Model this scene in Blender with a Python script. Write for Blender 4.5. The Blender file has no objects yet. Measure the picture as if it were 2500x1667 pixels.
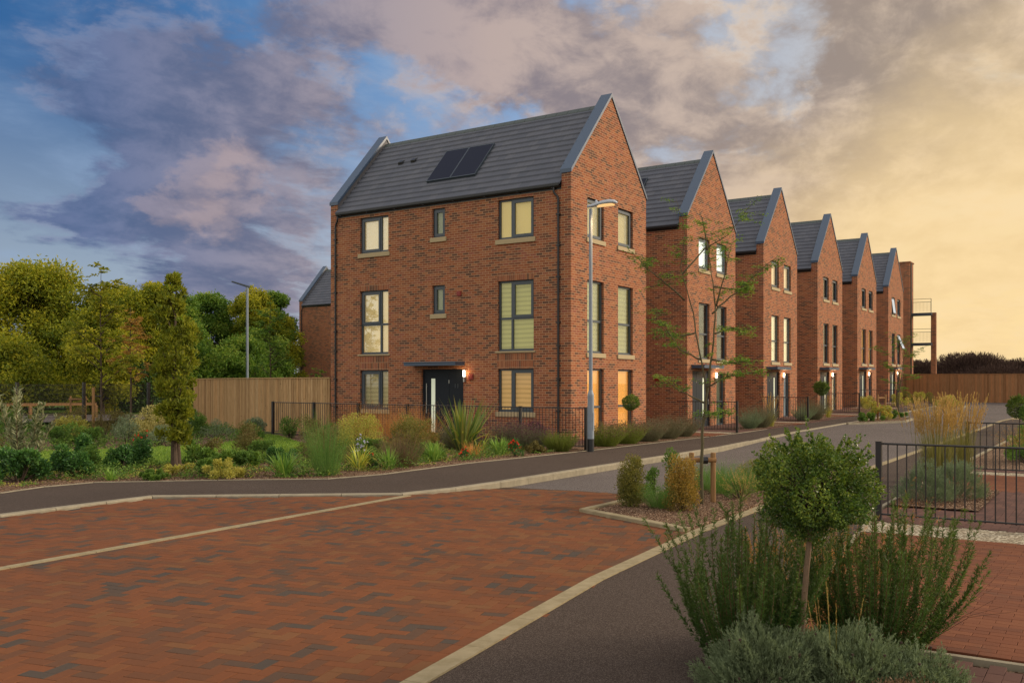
import bpy, bmesh, math, random
import numpy as np
from mathutils import Vector, Matrix
R = math.radians
SC = bpy.context.scene
COL = SC.collection
# ------------------------------------------------------------------ camera
PHI = 0.5814
cam = bpy.data.cameras.new('camera'); camo = bpy.data.objects.new('camera', cam); COL.objects.link(camo)
camo.location = (-24.622, -14.046, 1.749)
camo.rotation_euler = (R(90), 0, PHI - R(90))
cam.sensor_width = 36; cam.lens = 32.89; cam.shift_y = 0.0409
cam.clip_start = 0.1; cam.clip_end = 6000
SC.camera = camo
SC.view_settings.view_transform = 'Standard'; SC.view_settings.look = 'None'
SC.view_settings.gamma = 1; SC.view_settings.use_curve_mapping = False
SC.view_settings.exposure = 0.0
SC.cycles.transparent_max_bounces = 24
SC.cycles.max_bounces = 6
# ------------------------------------------------------------------ node helpers
class NT:
    def __init__(s, tree): s.t = tree; s.n = tree.nodes; s.l = tree.links
    def node(s, typ, **kw):
        n = s.n.new(typ)
        for k, v in kw.items(): setattr(n, k, v)
        return n
    def put(s, sock, v):
        if isinstance(v, bpy.types.NodeSocket): s.l.new(v, sock)
        elif v is not None:
            if hasattr(sock.default_value, '__len__') and not hasattr(v, '__len__'): v = (v,) * len(sock.default_value)
            if hasattr(v, '__len__') and len(sock.default_value) == 4 and len(v) == 3: v = (*v, 1)
            sock.default_value = v
    def m(s, op, a, b=None, c=None, clamp=False):
        n = s.node('ShaderNodeMath', operation=op, use_clamp=clamp)
        s.put(n.inputs[0], a)
        if b is not None: s.put(n.inputs[1], b)
        if c is not None: s.put(n.inputs[2], c)
        return n.outputs[0]
    def vm(s, op, a, b=None, out=0):
        n = s.node('ShaderNodeVectorMath', operation=op)
        s.put(n.inputs[0], a)
        if b is not None: s.put(n.inputs[1], b)
        return n.outputs[out]
    def dot(s, a, b): return s.vm('DOT_PRODUCT', a, b, 1)
    def sep(s, v):
        n = s.node('ShaderNodeSeparateXYZ'); s.l.new(v, n.inputs[0]); return n.outputs
    def comb(s, x, y, z):
        n = s.node('ShaderNodeCombineXYZ')
        for i, v in enumerate((x, y, z)): s.put(n.inputs[i], v)
        return n.outputs[0]
    def mix(s, f, a, b, mode='MIX'):
        n = s.node('ShaderNodeMix', data_type='RGBA', blend_type=mode)
        s.put(n.inputs[0], f); s.put(n.inputs[6], a); s.put(n.inputs[7], b)
        return n.outputs[2]
    def mr(s, v, a, b, c=0.0, d=1.0, t='SMOOTHSTEP'):
        n = s.node('ShaderNodeMapRange', interpolation_type=t)
        s.put(n.inputs[0], v)
        for i, q in enumerate((a, b, c, d)): s.put(n.inputs[1 + i], q)
        return n.outputs[0]
    def noise(s, v, scale, detail=4, rough=.5, dist=0, out=0, dim='3D'):
        n = s.node('ShaderNodeTexNoise', noise_dimensions=dim)
        if v is not None: s.l.new(v, n.inputs['Vector'])
        s.put(n.inputs['Scale'], scale); s.put(n.inputs['Detail'], detail); s.put(n.inputs['Roughness'], rough); s.put(n.inputs['Distortion'], dist)
        return n.outputs[out]
    def ramp(s, v, stops, interp='LINEAR'):
        n = s.node('ShaderNodeValToRGB'); cr = n.color_ramp; cr.interpolation = interp
        while len(cr.elements) < len(stops): cr.elements.new(0.5)
        for e, (p, c) in zip(cr.elements, stops): e.position = p; e.color = (*c, 1) if len(c) == 3 else c
        s.put(n.inputs[0], v); return n.outputs[0]
def px_dir(u, v):   # photo feature -> compass direction (unit vector) used to lay out the cloud deck
    a = (u - 1176) / 2148.7; b = (880.3 - v) / 2148.7
    c, s = math.cos(PHI), math.sin(PHI)
    d = Vector((c + a * s, s - a * c, b)); return d.normalized()
# ------------------------------------------------------------------ world
SUN_AZ, SUN_EL = R(-48), R(22)
W = bpy.data.worlds.new('World'); SC.world = W; W.use_nodes = True
nt = NT(W.node_tree); nt.n.clear()
tc = nt.node('ShaderNodeTexCoord'); D = nt.vm('NORMALIZE', tc.outputs['Generated'])
x, y, z = nt.sep(D)[:3]
zc = nt.m('MAXIMUM', z, 0.0)
az = nt.m('ARCTAN2', y, x)
el = nt.m('ARCSINE', z)
pz = nt.m('ADD', zc, 0.14)
P = nt.comb(nt.m('DIVIDE', x, pz), nt.m('DIVIDE', y, pz), 0.0)
rot = nt.node('ShaderNodeMapping'); rot.inputs['Rotation'].default_value = (0, 0, R(-20)); rot.inputs['Location'].default_value = (5.3, 2.9, 0)
rot.inputs['Scale'].default_value = (.75, 1.0, 1)
nt.l.new(P, rot.inputs['Vector']); Pm = rot.outputs[0]
n1 = nt.noise(Pm, 2.1, 14, .62, .30)
n2 = nt.noise(nt.vm('ADD', nt.vm('MULTIPLY', D, (2.6, 2.6, 5.2)), nt.vm('MULTIPLY', Pm, (.55, .55, .55))), 4.6, 12, .62, .25)
n3 = nt.noise(nt.vm('ADD', Pm, (1.7, 4.3, 0)), 2.2, 9, .58, .3)
wn = nt.node('ShaderNodeTexNoise'); wn.inputs['Scale'].default_value = 5.0; wn.inputs['Detail'].default_value = 7; wn.inputs['Roughness'].default_value = .6
nt.l.new(nt.vm('MULTIPLY', D, (1, 1, 1.8)), wn.inputs['Vector'])
wv = nt.vm('SUBTRACT', wn.outputs['Color'], (.5, .5, .5))
DW = nt.vm('NORMALIZE', nt.vm('ADD', D, nt.vm('MULTIPLY', wv, (.34, .34, .22))))
cov = nt.m('ADD', nt.m('MULTIPLY_ADD', nt.m('SUBTRACT', n1, .5), 1.55, .5), nt.m('MULTIPLY', nt.m('SUBTRACT', n2, .5), .55))
def blob(u, v, rad, amp, c):
    d = nt.dot(DW, tuple(px_dir(u, v)))
    f = nt.mr(d, math.cos(rad), 1.0)
    return nt.m('MULTIPLY_ADD', f, amp * .85, c)
for u, v, r_, a_ in [(560, 300, .24, .10), (280, 200, .20, .12), (420, 330, .14, .04), (900, 110, .20, .14), (1250, 120, .26, .16), (1900, 230, .32, .14), (2250, 120, .22, .14),
                     (1010, 245, .105, -.22), (900, 280, .07, -.10), (1150, 280, .07, -.14), (60, 40, .18, -.10), (420, 40, .12, -.08), (20, 330, .10, -.12), (60, 470, .12, -.20), (240, 540, .13, -.16), (180, 380, .08, .08), (400, 480, .10, .06), (690, 330, .07, -.10), (250, 330, .12, .10),
                     (1640, 60, .13, -.20), (1510, 330, .07, -.20), (1980, 330, .05, -.12), (1450, 200, .12, .12), (1700, 220, .16, .16), (1950, 420, .16, .12), (1620, 380, .10, .10), (560, 530, .16, .20), (120, 590, .11, .22), (500, 590, .10, .14), (300, 650, .10, -.16), (690, 640, .07, .10),
                     (2250, 640, .22, -.02), (2100, 480, .16, .08), (1330, 60, .12, .12), (1150, 130, .10, .12), (1720, 300, .12, .08)]:
    cov = blob(u, v, r_, a_, cov)
mask = nt.mr(cov, .385, .71)
side = nt.mr(az, PHI + .42, PHI - .46, t='LINEAR')          # 0 in the north-west (cool) .. 1 towards the set sun
hi = nt.mr(el, 0.0, .36)
cool = nt.mix(hi, (.38, .46, .54), (.034, .13, .33))
mid = nt.mix(hi, (.60, .58, .58), (.17, .35, .64))
warm = nt.mix(nt.mr(el, .03, .30), (.97, .70, .33), (.62, .58, .54))
skyc = nt.mix(nt.mr(side, .45, .95, t='LINEAR'), nt.mix(nt.mr(side, 0, .5, t='LINEAR'), cool, mid), warm)
skyc = nt.mix(nt.m('MULTIPLY', nt.mr(n3, .45, .75), .5), skyc, nt.mix(side, (.30, .42, .62), (.85, .76, .62)))
cl_d = nt.mix(nt.mr(side, .0, .45, t='LINEAR'), (.080, .130, .26), (.235, .20, .235))
cl_d = nt.mix(nt.mr(side, .42, .9, t='LINEAR'), cl_d, nt.mix(nt.mr(el, .02, .30), (.74, .50, .25), (.34, .27, .225)))
cl_l = nt.mix(nt.mr(side, .0, .45, t='LINEAR'), (.145, .19, .34), (.50, .39, .36))
cl_l = nt.mix(nt.mr(side, .42, .9, t='LINEAR'), cl_l, nt.mix(nt.mr(el, .02, .30), (1.0, .73, .40), (.66, .52, .40)))
cl_c = nt.mix(nt.mr(nt.m('ADD', nt.m('MULTIPLY', n3, .5), nt.m('MULTIPLY', n2, .5)), .40, .61), cl_d, cl_l)
lit = nt.mix(nt.mr(side, .1, .7, t='LINEAR'), (.28, .32, .46), (.86, .68, .50))
edge = nt.m('MULTIPLY', nt.m('MULTIPLY', mask, nt.m('SUBTRACT', 1.0, mask)), 2.6, clamp=True)
cl_c = nt.mix(nt.m('MULTIPLY', edge, nt.mr(n2, .42, .60)), cl_c, lit)
base = nt.mix(nt.m('MULTIPLY', mask, .96), skyc, cl_c)
# lit puffs low in the north-west
for (pu, pv, pr, am, pc) in ((465, 425, .045, .22, (.62, .44, .38)), (555, 445, .045, .22, (.62, .44, .38))):
    pf = nt.m('MULTIPLY', nt.mr(nt.m('ADD', nt.dot(DW, tuple(px_dir(pu, pv))), nt.m('MULTIPLY', nt.m('SUBTRACT', n2, .5), .0035)), math.cos(pr), math.cos(pr * .3)), am)
    base = nt.mix(pf, base, pc)
# the warm glow towards the set sun
gl = nt.mr(nt.dot(DW, tuple(px_dir(2400, 830))), math.cos(.36), 1.0)
base = nt.mix(nt.m('MULTIPLY', gl, .75), base, (1.0, .74, .38))
base = nt.mix(nt.mr(z, -.02, .0), (.12, .11, .10), base)
# overhead and behind, unseen sky is brightened to add soft frontal fill
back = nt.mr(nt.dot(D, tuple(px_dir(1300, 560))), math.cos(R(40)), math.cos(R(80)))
sky = nt.node('ShaderNodeTexSky', sky_type='NISHITA', sun_disc=False, sun_elevation=SUN_EL, sun_rotation=R(90) - SUN_AZ, air_density=1.2, dust_density=2.0)
bg1 = nt.node('ShaderNodeBackground'); nt.l.new(sky.outputs[0], bg1.inputs['Color']); bg1.inputs['Strength'].default_value = 0.06
bg2 = nt.node('ShaderNodeBackground')
fill_sky = nt.mix(nt.mr(z, -.02, .03), (.10, .09, .08), (1.62, 1.50, 1.36))
nt.l.new(nt.mix(back, base, fill_sky), bg2.inputs['Color']); bg2.inputs['Strength'].default_value = 1.0
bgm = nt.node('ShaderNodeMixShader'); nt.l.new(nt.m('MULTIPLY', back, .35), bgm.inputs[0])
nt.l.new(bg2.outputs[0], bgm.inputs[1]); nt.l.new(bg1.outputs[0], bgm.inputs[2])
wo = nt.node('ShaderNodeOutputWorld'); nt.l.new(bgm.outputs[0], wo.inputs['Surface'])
# ------------------------------------------------------------------ sun (veiled by cloud, low on the right)
sl = bpy.data.lights.new('sun', 'SUN'); so = bpy.data.objects.new('sun', sl); COL.objects.link(so)
sl.energy = 3.2; sl.angle = R(14); sl.color = (1.0, .82, .60)
sd = Vector((math.cos(SUN_AZ) * math.cos(SUN_EL), math.sin(SUN_AZ) * math.cos(SUN_EL), math.sin(SUN_EL)))
so.rotation_euler = sd.to_track_quat('Z', 'Y').to_euler(); so.location = (0, -20, 30)
# ------------------------------------------------------------------ materials
def newmat(name):
    m = bpy.data.materials.new(name); m.use_nodes = True; t = NT(m.node_tree); t.n.clear()
    o = t.node('ShaderNodeOutputMaterial'); b = t.node('ShaderNodeBsdfPrincipled'); t.l.new(b.outputs[0], o.inputs[0])
    return m, t, b, o
def setb(t, b, col=None, rough=.6, metal=0, spec=.5, emit=None, es=0):
    if col is not None: t.put(b.inputs['Base Color'], col)
    t.put(b.inputs['Roughness'], rough); t.put(b.inputs['Metallic'], metal); t.put(b.inputs['Specular IOR Level'], spec)
    if emit is not None: t.put(b.inputs['Emission Color'], emit); b.inputs['Emission Strength'].default_value = es
def bump(t, b, h, strength=.3, dist=.01):
    n = t.node('ShaderNodeBump'); n.inputs['Strength'].default_value = strength; n.inputs['Distance'].default_value = dist
    t.put(n.inputs['Height'], h); t.l.new(n.outputs[0], b.inputs['Normal'])
def obco(t): return t.node('ShaderNodeTexCoord').outputs['Object']
def plain(name, col, rough=.5, metal=0, var=.12, scale=6, spec=.5, emit=None, es=0, bmp=0):
    m, t, b, o = newmat(name)
    c = obco(t); n = t.noise(c, scale, 5, .6)
    cc = t.mix(n, tuple(v * (1 - var) for v in col), tuple(min(1, v * (1 + var)) for v in col))
    setb(t, b, cc, rough, metal, spec, emit, es)
    if bmp: bump(t, b, t.noise(c, scale * 6, 4, .6), bmp)
    return m
def wall_uv(t, rotate=False):
    c = obco(t); X, Y, Z = t.sep(c)[:3]
    g = t.node('ShaderNodeNewGeometry'); nx, ny, nz = t.sep(g.outputs['True Normal'])[:3]
    f = t.m('GREATER_THAN', t.m('ABSOLUTE', nx), .5)
    u = t.m('ADD', t.m('MULTIPLY', Y, f), t.m('MULTIPLY', X, t.m('SUBTRACT', 1.0, f)))
    if rotate: return t.comb(Z, u, 0.0), c
    return t.comb(u, Z, 0.0), c
def brickmat(name, tone=1.0, rotate=False, bw=.225, rh=.075):
    m, t, b, o = newmat(name)
    uv, c = wall_uv(t, rotate)
    br = t.node('ShaderNodeTexBrick'); br.offset = 0.0 if rotate else 0.5
    t.l.new(uv, br.inputs['Vector'])
    for k, v in (('Color1', (0, 0, 0, 1)), ('Color2', (1, 1, 1, 1)), ('Mortar', (0, 0, 0, 1)), ('Scale', 1.0), ('Mortar Size', .0066), ('Mortar Smooth', .15), ('Bias', 0.0), ('Brick Width', bw), ('Row Height', rh)):
        br.inputs[k].default_value = v
    tint = t.sep(br.outputs['Color'])[0]
    cl = t.noise(c, .9, 3, .5); tint2 = t.m('ADD', tint, t.m('MULTIPLY', t.m('SUBTRACT', cl, .46), .60), clamp=True)
    k = tone
    col = t.ramp(tint2, [(0.0, (.100 * k, .054 * k, .040 * k)), (.14, (.130 * k, .064 * k, .043 * k)), (.30, (.190 * k, .074 * k, .044 * k)), (.48, (.240 * k, .082 * k, .041 * k)), (.66, (.275 * k, .096 * k, .046 * k)), (.82, (.295 * k, .125 * k, .062 * k)), (1.0, (.24 * k, .085 * k, .055 * k))])
    fine = t.noise(c, 42, 4, .7)
    col = t.mix(t.mr(fine, .3, .75), t.mix(1.0, col, (.80, .80, .80), 'MULTIPLY'), t.mix(1.0, col, (1.18, 1.16, 1.14), 'MULTIPLY'))
    wash = t.noise(c, .45, 4, .55)
    col = t.mix(1.0, col, t.mix(wash, (.86, .86, .88), (1.12, 1.10, 1.06)), 'MULTIPLY')
    mort = t.mix(t.noise(c, 9, 4, .6), (.35 * k, .22 * k, .125 * k), (.48 * k, .315 * k, .19 * k))
    setb(t, b, t.mix(br.outputs['Fac'], col, mort), .92, spec=.10)
    h = t.m('ADD', t.m('MULTIPLY', t.m('SUBTRACT', 1.0, br.outputs['Fac']), 1.0), t.m('MULTIPLY', fine, .35))
    bump(t, b, h, .55, .006)
    return m
def slatemat():
    m, t, b, o = newmat('roof_slate')
    c = obco(t); X, Y, Z = t.sep(c)[:3]
    br = t.node('ShaderNodeTexBrick'); br.offset = .5
    rows = t.m('FLOOR', t.m('DIVIDE', t.m('SUBTRACT', Z, 7.86), .2121))
    t.l.new(t.comb(Y, t.m('MULTIPLY_ADD', rows, .3, .15), 0.0), br.inputs['Vector'])
    for k, v in (('Color1', (0, 0, 0, 1)), ('Color2', (1, 1, 1, 1)), ('Mortar', (0, 0, 0, 1)), ('Scale', 1.0), ('Mortar Size', .003), ('Brick Width', .33), ('Row Height', .3)): br.inputs[k].default_value = v
    tint = t.sep(br.outputs['Color'])[0]
    col = t.ramp(tint, [(0, (.078, .086, .108)), (.5, (.088, .095, .118)), (1, (.101, .107, .128))])
    st = t.noise(c, 2.2, 6, .65)
    col = t.mix(1.0, col, t.mix(st, (.88, .88, .90), (1.1, 1.09, 1.08)), 'MULTIPLY')
    setb(t, b, t.mix(t.m('MULTIPLY', br.outputs['Fac'], .55), col, (.03, .03, .032)), .7, spec=.3)
    bump(t, b, t.noise(c, 30, 4, .6), .2, .005)
    return m
FOL = 1.9
def leafmat(name, stops, rough=.55, trans=.30, gl=.35):
    m, t, b, o = newmat(name)
    a = t.node('ShaderNodeAttribute'); a.attribute_name = 'rnd'
    n = len(stops); stops = [tuple(min(.8, v * FOL) for v in c) for c in stops]; col = t.ramp(a.outputs['Fac'], [(i / (n - 1), c) for i, c in enumerate(stops)])
    c = obco(t); col = t.mix(1.0, col, t.mix(t.noise(c, 1.7, 3, .5), (.72, .76, .80), (1.25, 1.2, 1.1)), 'MULTIPLY')
    setb(t, b, col, rough, spec=gl * .6)
    tr = t.node('ShaderNodeBsdfTranslucent'); t.l.new(t.mix(1.0, col, (1.2, 1.2, .7), 'MULTIPLY'), tr.inputs[0])
    mx = t.node('ShaderNodeMixShader'); mx.inputs[0].default_value = trans
    t.l.new(b.outputs[0], mx.inputs[1]); t.l.new(tr.outputs[0], mx.inputs[2]); t.l.new(mx.outputs[0], o.inputs[0])
    return m
def groundmat(name, c1, c2, scale, rough=.9, c3=None, s3=120, bmp=.3, big=.4, bigv=.25):
    m, t, b, o = newmat(name); c = obco(t)
    col = t.mix(t.mr(t.noise(c, scale, 6, .65), .3, .7), c1, c2)
    if c3 is not None:
        v = t.node('ShaderNodeTexVoronoi'); v.inputs['Scale'].default_value = s3; t.l.new(c, v.inputs['Vector'])
        g = t.sep(v.outputs['Color'])[0]
        col = t.mix(t.mr(g, .62, .8), col, c3)
        col = t.mix(1.0, col, t.mix(g, (.6, .6, .6), (1.3, 1.3, 1.3)), 'MULTIPLY')
    col = t.mix(1.0, col, t.mix(t.noise(c, big, 5, .6), (1 - bigv,) * 3, (1 + bigv,) * 3), 'MULTIPLY')
    setb(t, b, col, rough, spec=.08)
    bump(t, b, t.noise(c, s3, 4, .7), bmp, .01)
    return m
M = {}
M['ridge'] = plain('green_grey_ridge', (.06, .075, .075), .7, 0, .15, 6)
M['lead'] = plain('lead_grey_flashing', (.10, .095, .10), .7, 0, .1, 6)
M['brick'] = brickmat('red_multi_brick', 1.12); M['soldier'] = brickmat('soldier_course_brick', 1.1, True, .225, .075)
M['slate'] = slatemat()
M['coping'] = plain('blue_grey_coated_metal', (.045, .075, .125), .38, .0, .06, 3, .55)
M['frame'] = plain('anthracite_window_frame', (.045, .06, .075), .35, 0, .06, 3)
M['door'] = plain('dark_door_paint', (.013, .018, .025), .6, 0, .08, 3, .2)
M['black'] = plain('black_plastic', (.012, .013, .015), .4, 0, .1, 5)
M['rail'] = plain('black_painted_steel', (.012, .011, .012), .35, 0, .2, 8)
M['steel'] = plain('brushed_steel', (.45, .45, .43), .3, 1, .1, 20)
M['galv'] = plain('galvanised_steel', (.20, .235, .28), .55, .1, .15, 9)
M['lampw'] = plain('pale_grey_lamp_body', (.40, .43, .48), .4, 0, .05, 8)
M['sill'] = plain('buff_cast_stone', (.40, .315, .185), .85, 0, .10, 14, .3, bmp=.2)
M['redbox'] = plain('red_plastic', (.22, .018, .010), .45)
M['white'] = plain('white_plastic', (.7, .7, .68), .4)
M['solar'] = plain('dark_solar_glass', (.007, .009, .022), .4, 0, .05, 2, .12)
M['darkroom'] = plain('dim_interior', (.05, .05, .055), .8)
M['concrete'] = groundmat('kerb_concrete', (.23, .20, .145), (.31, .27, .195), 5, .9, None, 90, .25, 1.2, .12)
M['edging'] = groundmat('buff_edging_stone', (.24, .195, .115), (.31, .255, .16), 8, .9, None, 120, .25, 1.5, .12)
M['asph_road'] = groundmat('road_asphalt', (.092, .076, .070), (.120, .100, .092), 60, .88, (.165, .145, .135), 160, .35, .35, .24)
M['asph_path'] = groundmat('path_asphalt', (.055, .040, .032), (.072, .053, .042), 70, .9, (.095, .074, .062), 190, .35, .5, .22)
M['mulch'] = groundmat('bark_mulch', (.055, .030, .018), (.12, .065, .038), 14, .95, (.26, .18, .12), 55, .9, 1.0, .3)
M['gravel'] = groundmat('buff_gravel', (.20, .155, .10), (.36, .30, .21), 30, .95, (.45, .40, .30), 45, .9, 1.2, .2)
M['lawn'] = groundmat('mown_lawn', (.075, .135, .018), (.125, .195, .03), 12, .95, None, 150, .6, .5, .3)
M['earth'] = groundmat('rough_grass_ground', (.05, .075, .02), (.10, .10, .04), 3, .95, None, 60, .4, .1, .3)
M['joint'] = groundmat('jointing_sand', (.06, .04, .028), (.09, .06, .04), 20, .95)
def woodmat(name, c1, c2, c3):
    m, t, b, o = newmat(name); c = obco(t)
    a = t.node('ShaderNodeAttribute'); a.attribute_name = 'rnd'
    mp = t.node('ShaderNodeMapping'); mp.inputs['Scale'].default_value = (9, 9, .8); t.l.new(c, mp.inputs[0])
    g = t.noise(mp.outputs[0], 3, 6, .65, .6)
    col = t.mix(t.mr(g, .3, .7), c1, c2)
    kn = t.node('ShaderNodeTexVoronoi'); kn.inputs['Scale'].default_value = 3.2; t.l.new(c, kn.inputs['Vector'])
    col = t.mix(t.mr(kn.outputs['Distance'], .05, .10, .75, 0.0), col, tuple(v * .35 for v in c1))
    col = t.mix(1.0, col, t.ramp(a.outputs['Fac'], [(0, (.72, .66, .60)), (.35, (.95, .95, .92)), (.7, (1.08, 1.0, .92)), (1, c3)]), 'MULTIPLY')
    setb(t, b, col, .85, spec=.25); bump(t, b, g, .3, .005)
    return m
M['wood'] = woodmat('weathered_fence_timber', (.36, .225, .105), (.52, .345, .175), (1.05, 1.1, 1.15))
M['wood2'] = woodmat('brown_fence_timber', (.27, .145, .068), (.38, .21, .105), (1.2, 1.05, .95))
M['stake'] = woodmat('stake_timber', (.22, .12, .05), (.33, .19, .085), (1, 1, 1))
M['barklt'] = plain('pale_stem_bark', (.20, .135, .085), .85, 0, .35, 40, .2, bmp=.4)
M['bark'] = plain('young_tree_bark', (.085, .060, .042), .85, 0, .45, 22, .2, bmp=.5)
M['barkdk'] = plain('dark_bark', (.05, .034, .025), .9, 0, .4, 12, .2, bmp=.5)
M['barkgr'] = plain('green_grey_bark', (.10, .085, .045), .85, 0, .35, 25, .2, bmp=.5)
def pavemat(name, stops):
    m, t, b, o = newmat(name); c = obco(t)
    a = t.node('ShaderNodeAttribute'); a.attribute_name = 'rnd'
    col = t.ramp(a.outputs['Fac'], stops)
    n = t.noise(c, 34, 5, .7); big = t.noise(c, .55, 4, .6)
    col = t.mix(1.0, col, t.mix(n, (.84, .84, .85), (1.14, 1.14, 1.13)), 'MULTIPLY')
    st2 = t.noise(c, 1.6, 6, .7, 1.2)
    col = t.mix(t.mr(st2, .56, .72, 0, .35), col, (.075, .055, .042))
    col = t.mix(1.0, col, t.mix(big, (.78, .80, .84), (1.17, 1.14, 1.1)), 'MULTIPLY')
    setb(t, b, col, .85, spec=.12); bump(t, b, n, .25, .004)
    return m
M['block'] = pavemat('red_block_paving', [(0, (.074, .058, .046)), (.09, (.088, .058, .041)), (.16, (.112, .058, .034)), (.32, (.136, .058, .029)), (.60, (.156, .060, .027)), (.88, (.174, .064, .027)), (1, (.166, .074, .032))])
M['block2'] = pavemat('drive_block_paving', [(0, (.130, .050, .028)), (.5, (.160, .058, .029)), (1, (.185, .070, .034))])
M['block3'] = pavemat('plum_block_paving', [(0, (.085, .046, .038)), (.5, (.105, .054, .044)), (1, (.125, .064, .050))])
def glassmat():
    m, t, b, o = newmat('window_glass'); t.n.remove(b)
    tr = t.node('ShaderNodeBsdfTransparent'); tr.inputs[0].default_value = (.93, .96, .93, 1)
    gl = t.node('ShaderNodeBsdfGlossy'); gl.inputs['Roughness'].default_value = .02
    fr = t.node('ShaderNodeFresnel'); fr.inputs[0].default_value = 1.5
    mx = t.node('ShaderNodeMixShader'); t.l.new(t.m('MULTIPLY_ADD', fr.outputs[0], .45, .0, clamp=True), mx.inputs[0])
    t.l.new(tr.outputs[0], mx.inputs[1]); t.l.new(gl.outputs[0], mx.inputs[2]); t.l.new(mx.outputs[0], o.inputs[0])
    return m
M['glass'] = glassmat()
def blindmat(name, col, es, kind):
    m, t, b, o = newmat(name); c = obco(t); X, Y, Z = t.sep(c)[:3]
    if kind == 'zebra':
        w = t.m('FRACT', t.m('DIVIDE', t.m('ADD', Z, t.m('MULTIPLY', t.noise(c, 1.5, 2), .03)), .145))
        f = t.mr(t.m('ABSOLUTE', t.m('SUBTRACT', w, .5)), .26, .34)
        f = t.m('MULTIPLY', f, .38)
    elif kind == 'fold':
        f = t.m('MULTIPLY', t.noise(t.comb(t.m('MULTIPLY', t.m('ADD', X, Y), 5.0), 0.0, t.m('MULTIPLY', Z, .12)), 1.4, 2, .5), .30)
    else: f = t.m('MULTIPLY', t.noise(c, .8, 2, .5), .2)
    cc = t.mix(f, col, tuple(v * .45 for v in col))
    setb(t, b, cc, .8, spec=.2, emit=cc, es=es)
    return m
B = {'cream': blindmat('cream_curtain', (.82, .57, .28), .62, 'fold'), 'creamz': blindmat('cream_slatted_blind', (.50, .37, .20), .34, 'zebra'),
     'yel': blindmat('ochre_blind', (.62, .44, .17), .58, 'plain'), 'yelz': blindmat('olive_banded_blind', (.44, .38, .15), .48, 'zebra'),
     'tanz': blindmat('tan_banded_blind', (.56, .32, .13), .60, 'zebra'), 'frost': blindmat('frosted_screen', (.30, .29, .17), .32, 'plain'),
     'orange': blindmat('lit_orange_blind', (.88, .36, .075), 1.15, 'plain'), 'white': blindmat('bright_white_blind', (.88, .87, .82), 1.6, 'plain'),
     'peach': blindmat('lit_peach_blind', (.90, .62, .36), 1.0, 'plain'), 'bright': blindmat('lit_cream_blind', (.92, .76, .50), 1.1, 'fold'),
     'grey': blindmat('grey_net_curtain', (.13, .14, .13), .05, 'fold'), 'dark': blindmat('dark_interior', (.035, .037, .04), .0, 'plain'),
     'aqua': blindmat('pale_green_net', (.20, .23, .18), .16, 'fold'), 'slot': blindmat('frosted_door_light', (.62, .66, .50), .45, 'plain'),
     'pale': blindmat('pale_blue_net', (.42, .48, .56), .3, 'plain'), 'amber': blindmat('lit_amber_curtain', (.74, .40, .14), .8, 'fold')}
M['lampglow'] = plain('lit_lamp_tube', (1, .9, .75), .4, emit=(1, .80, .55), es=9)
M['lens'] = plain('warm_lamp_lens', (.9, .6, .25), .3, emit=(1, .62, .26), es=.75)
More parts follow.
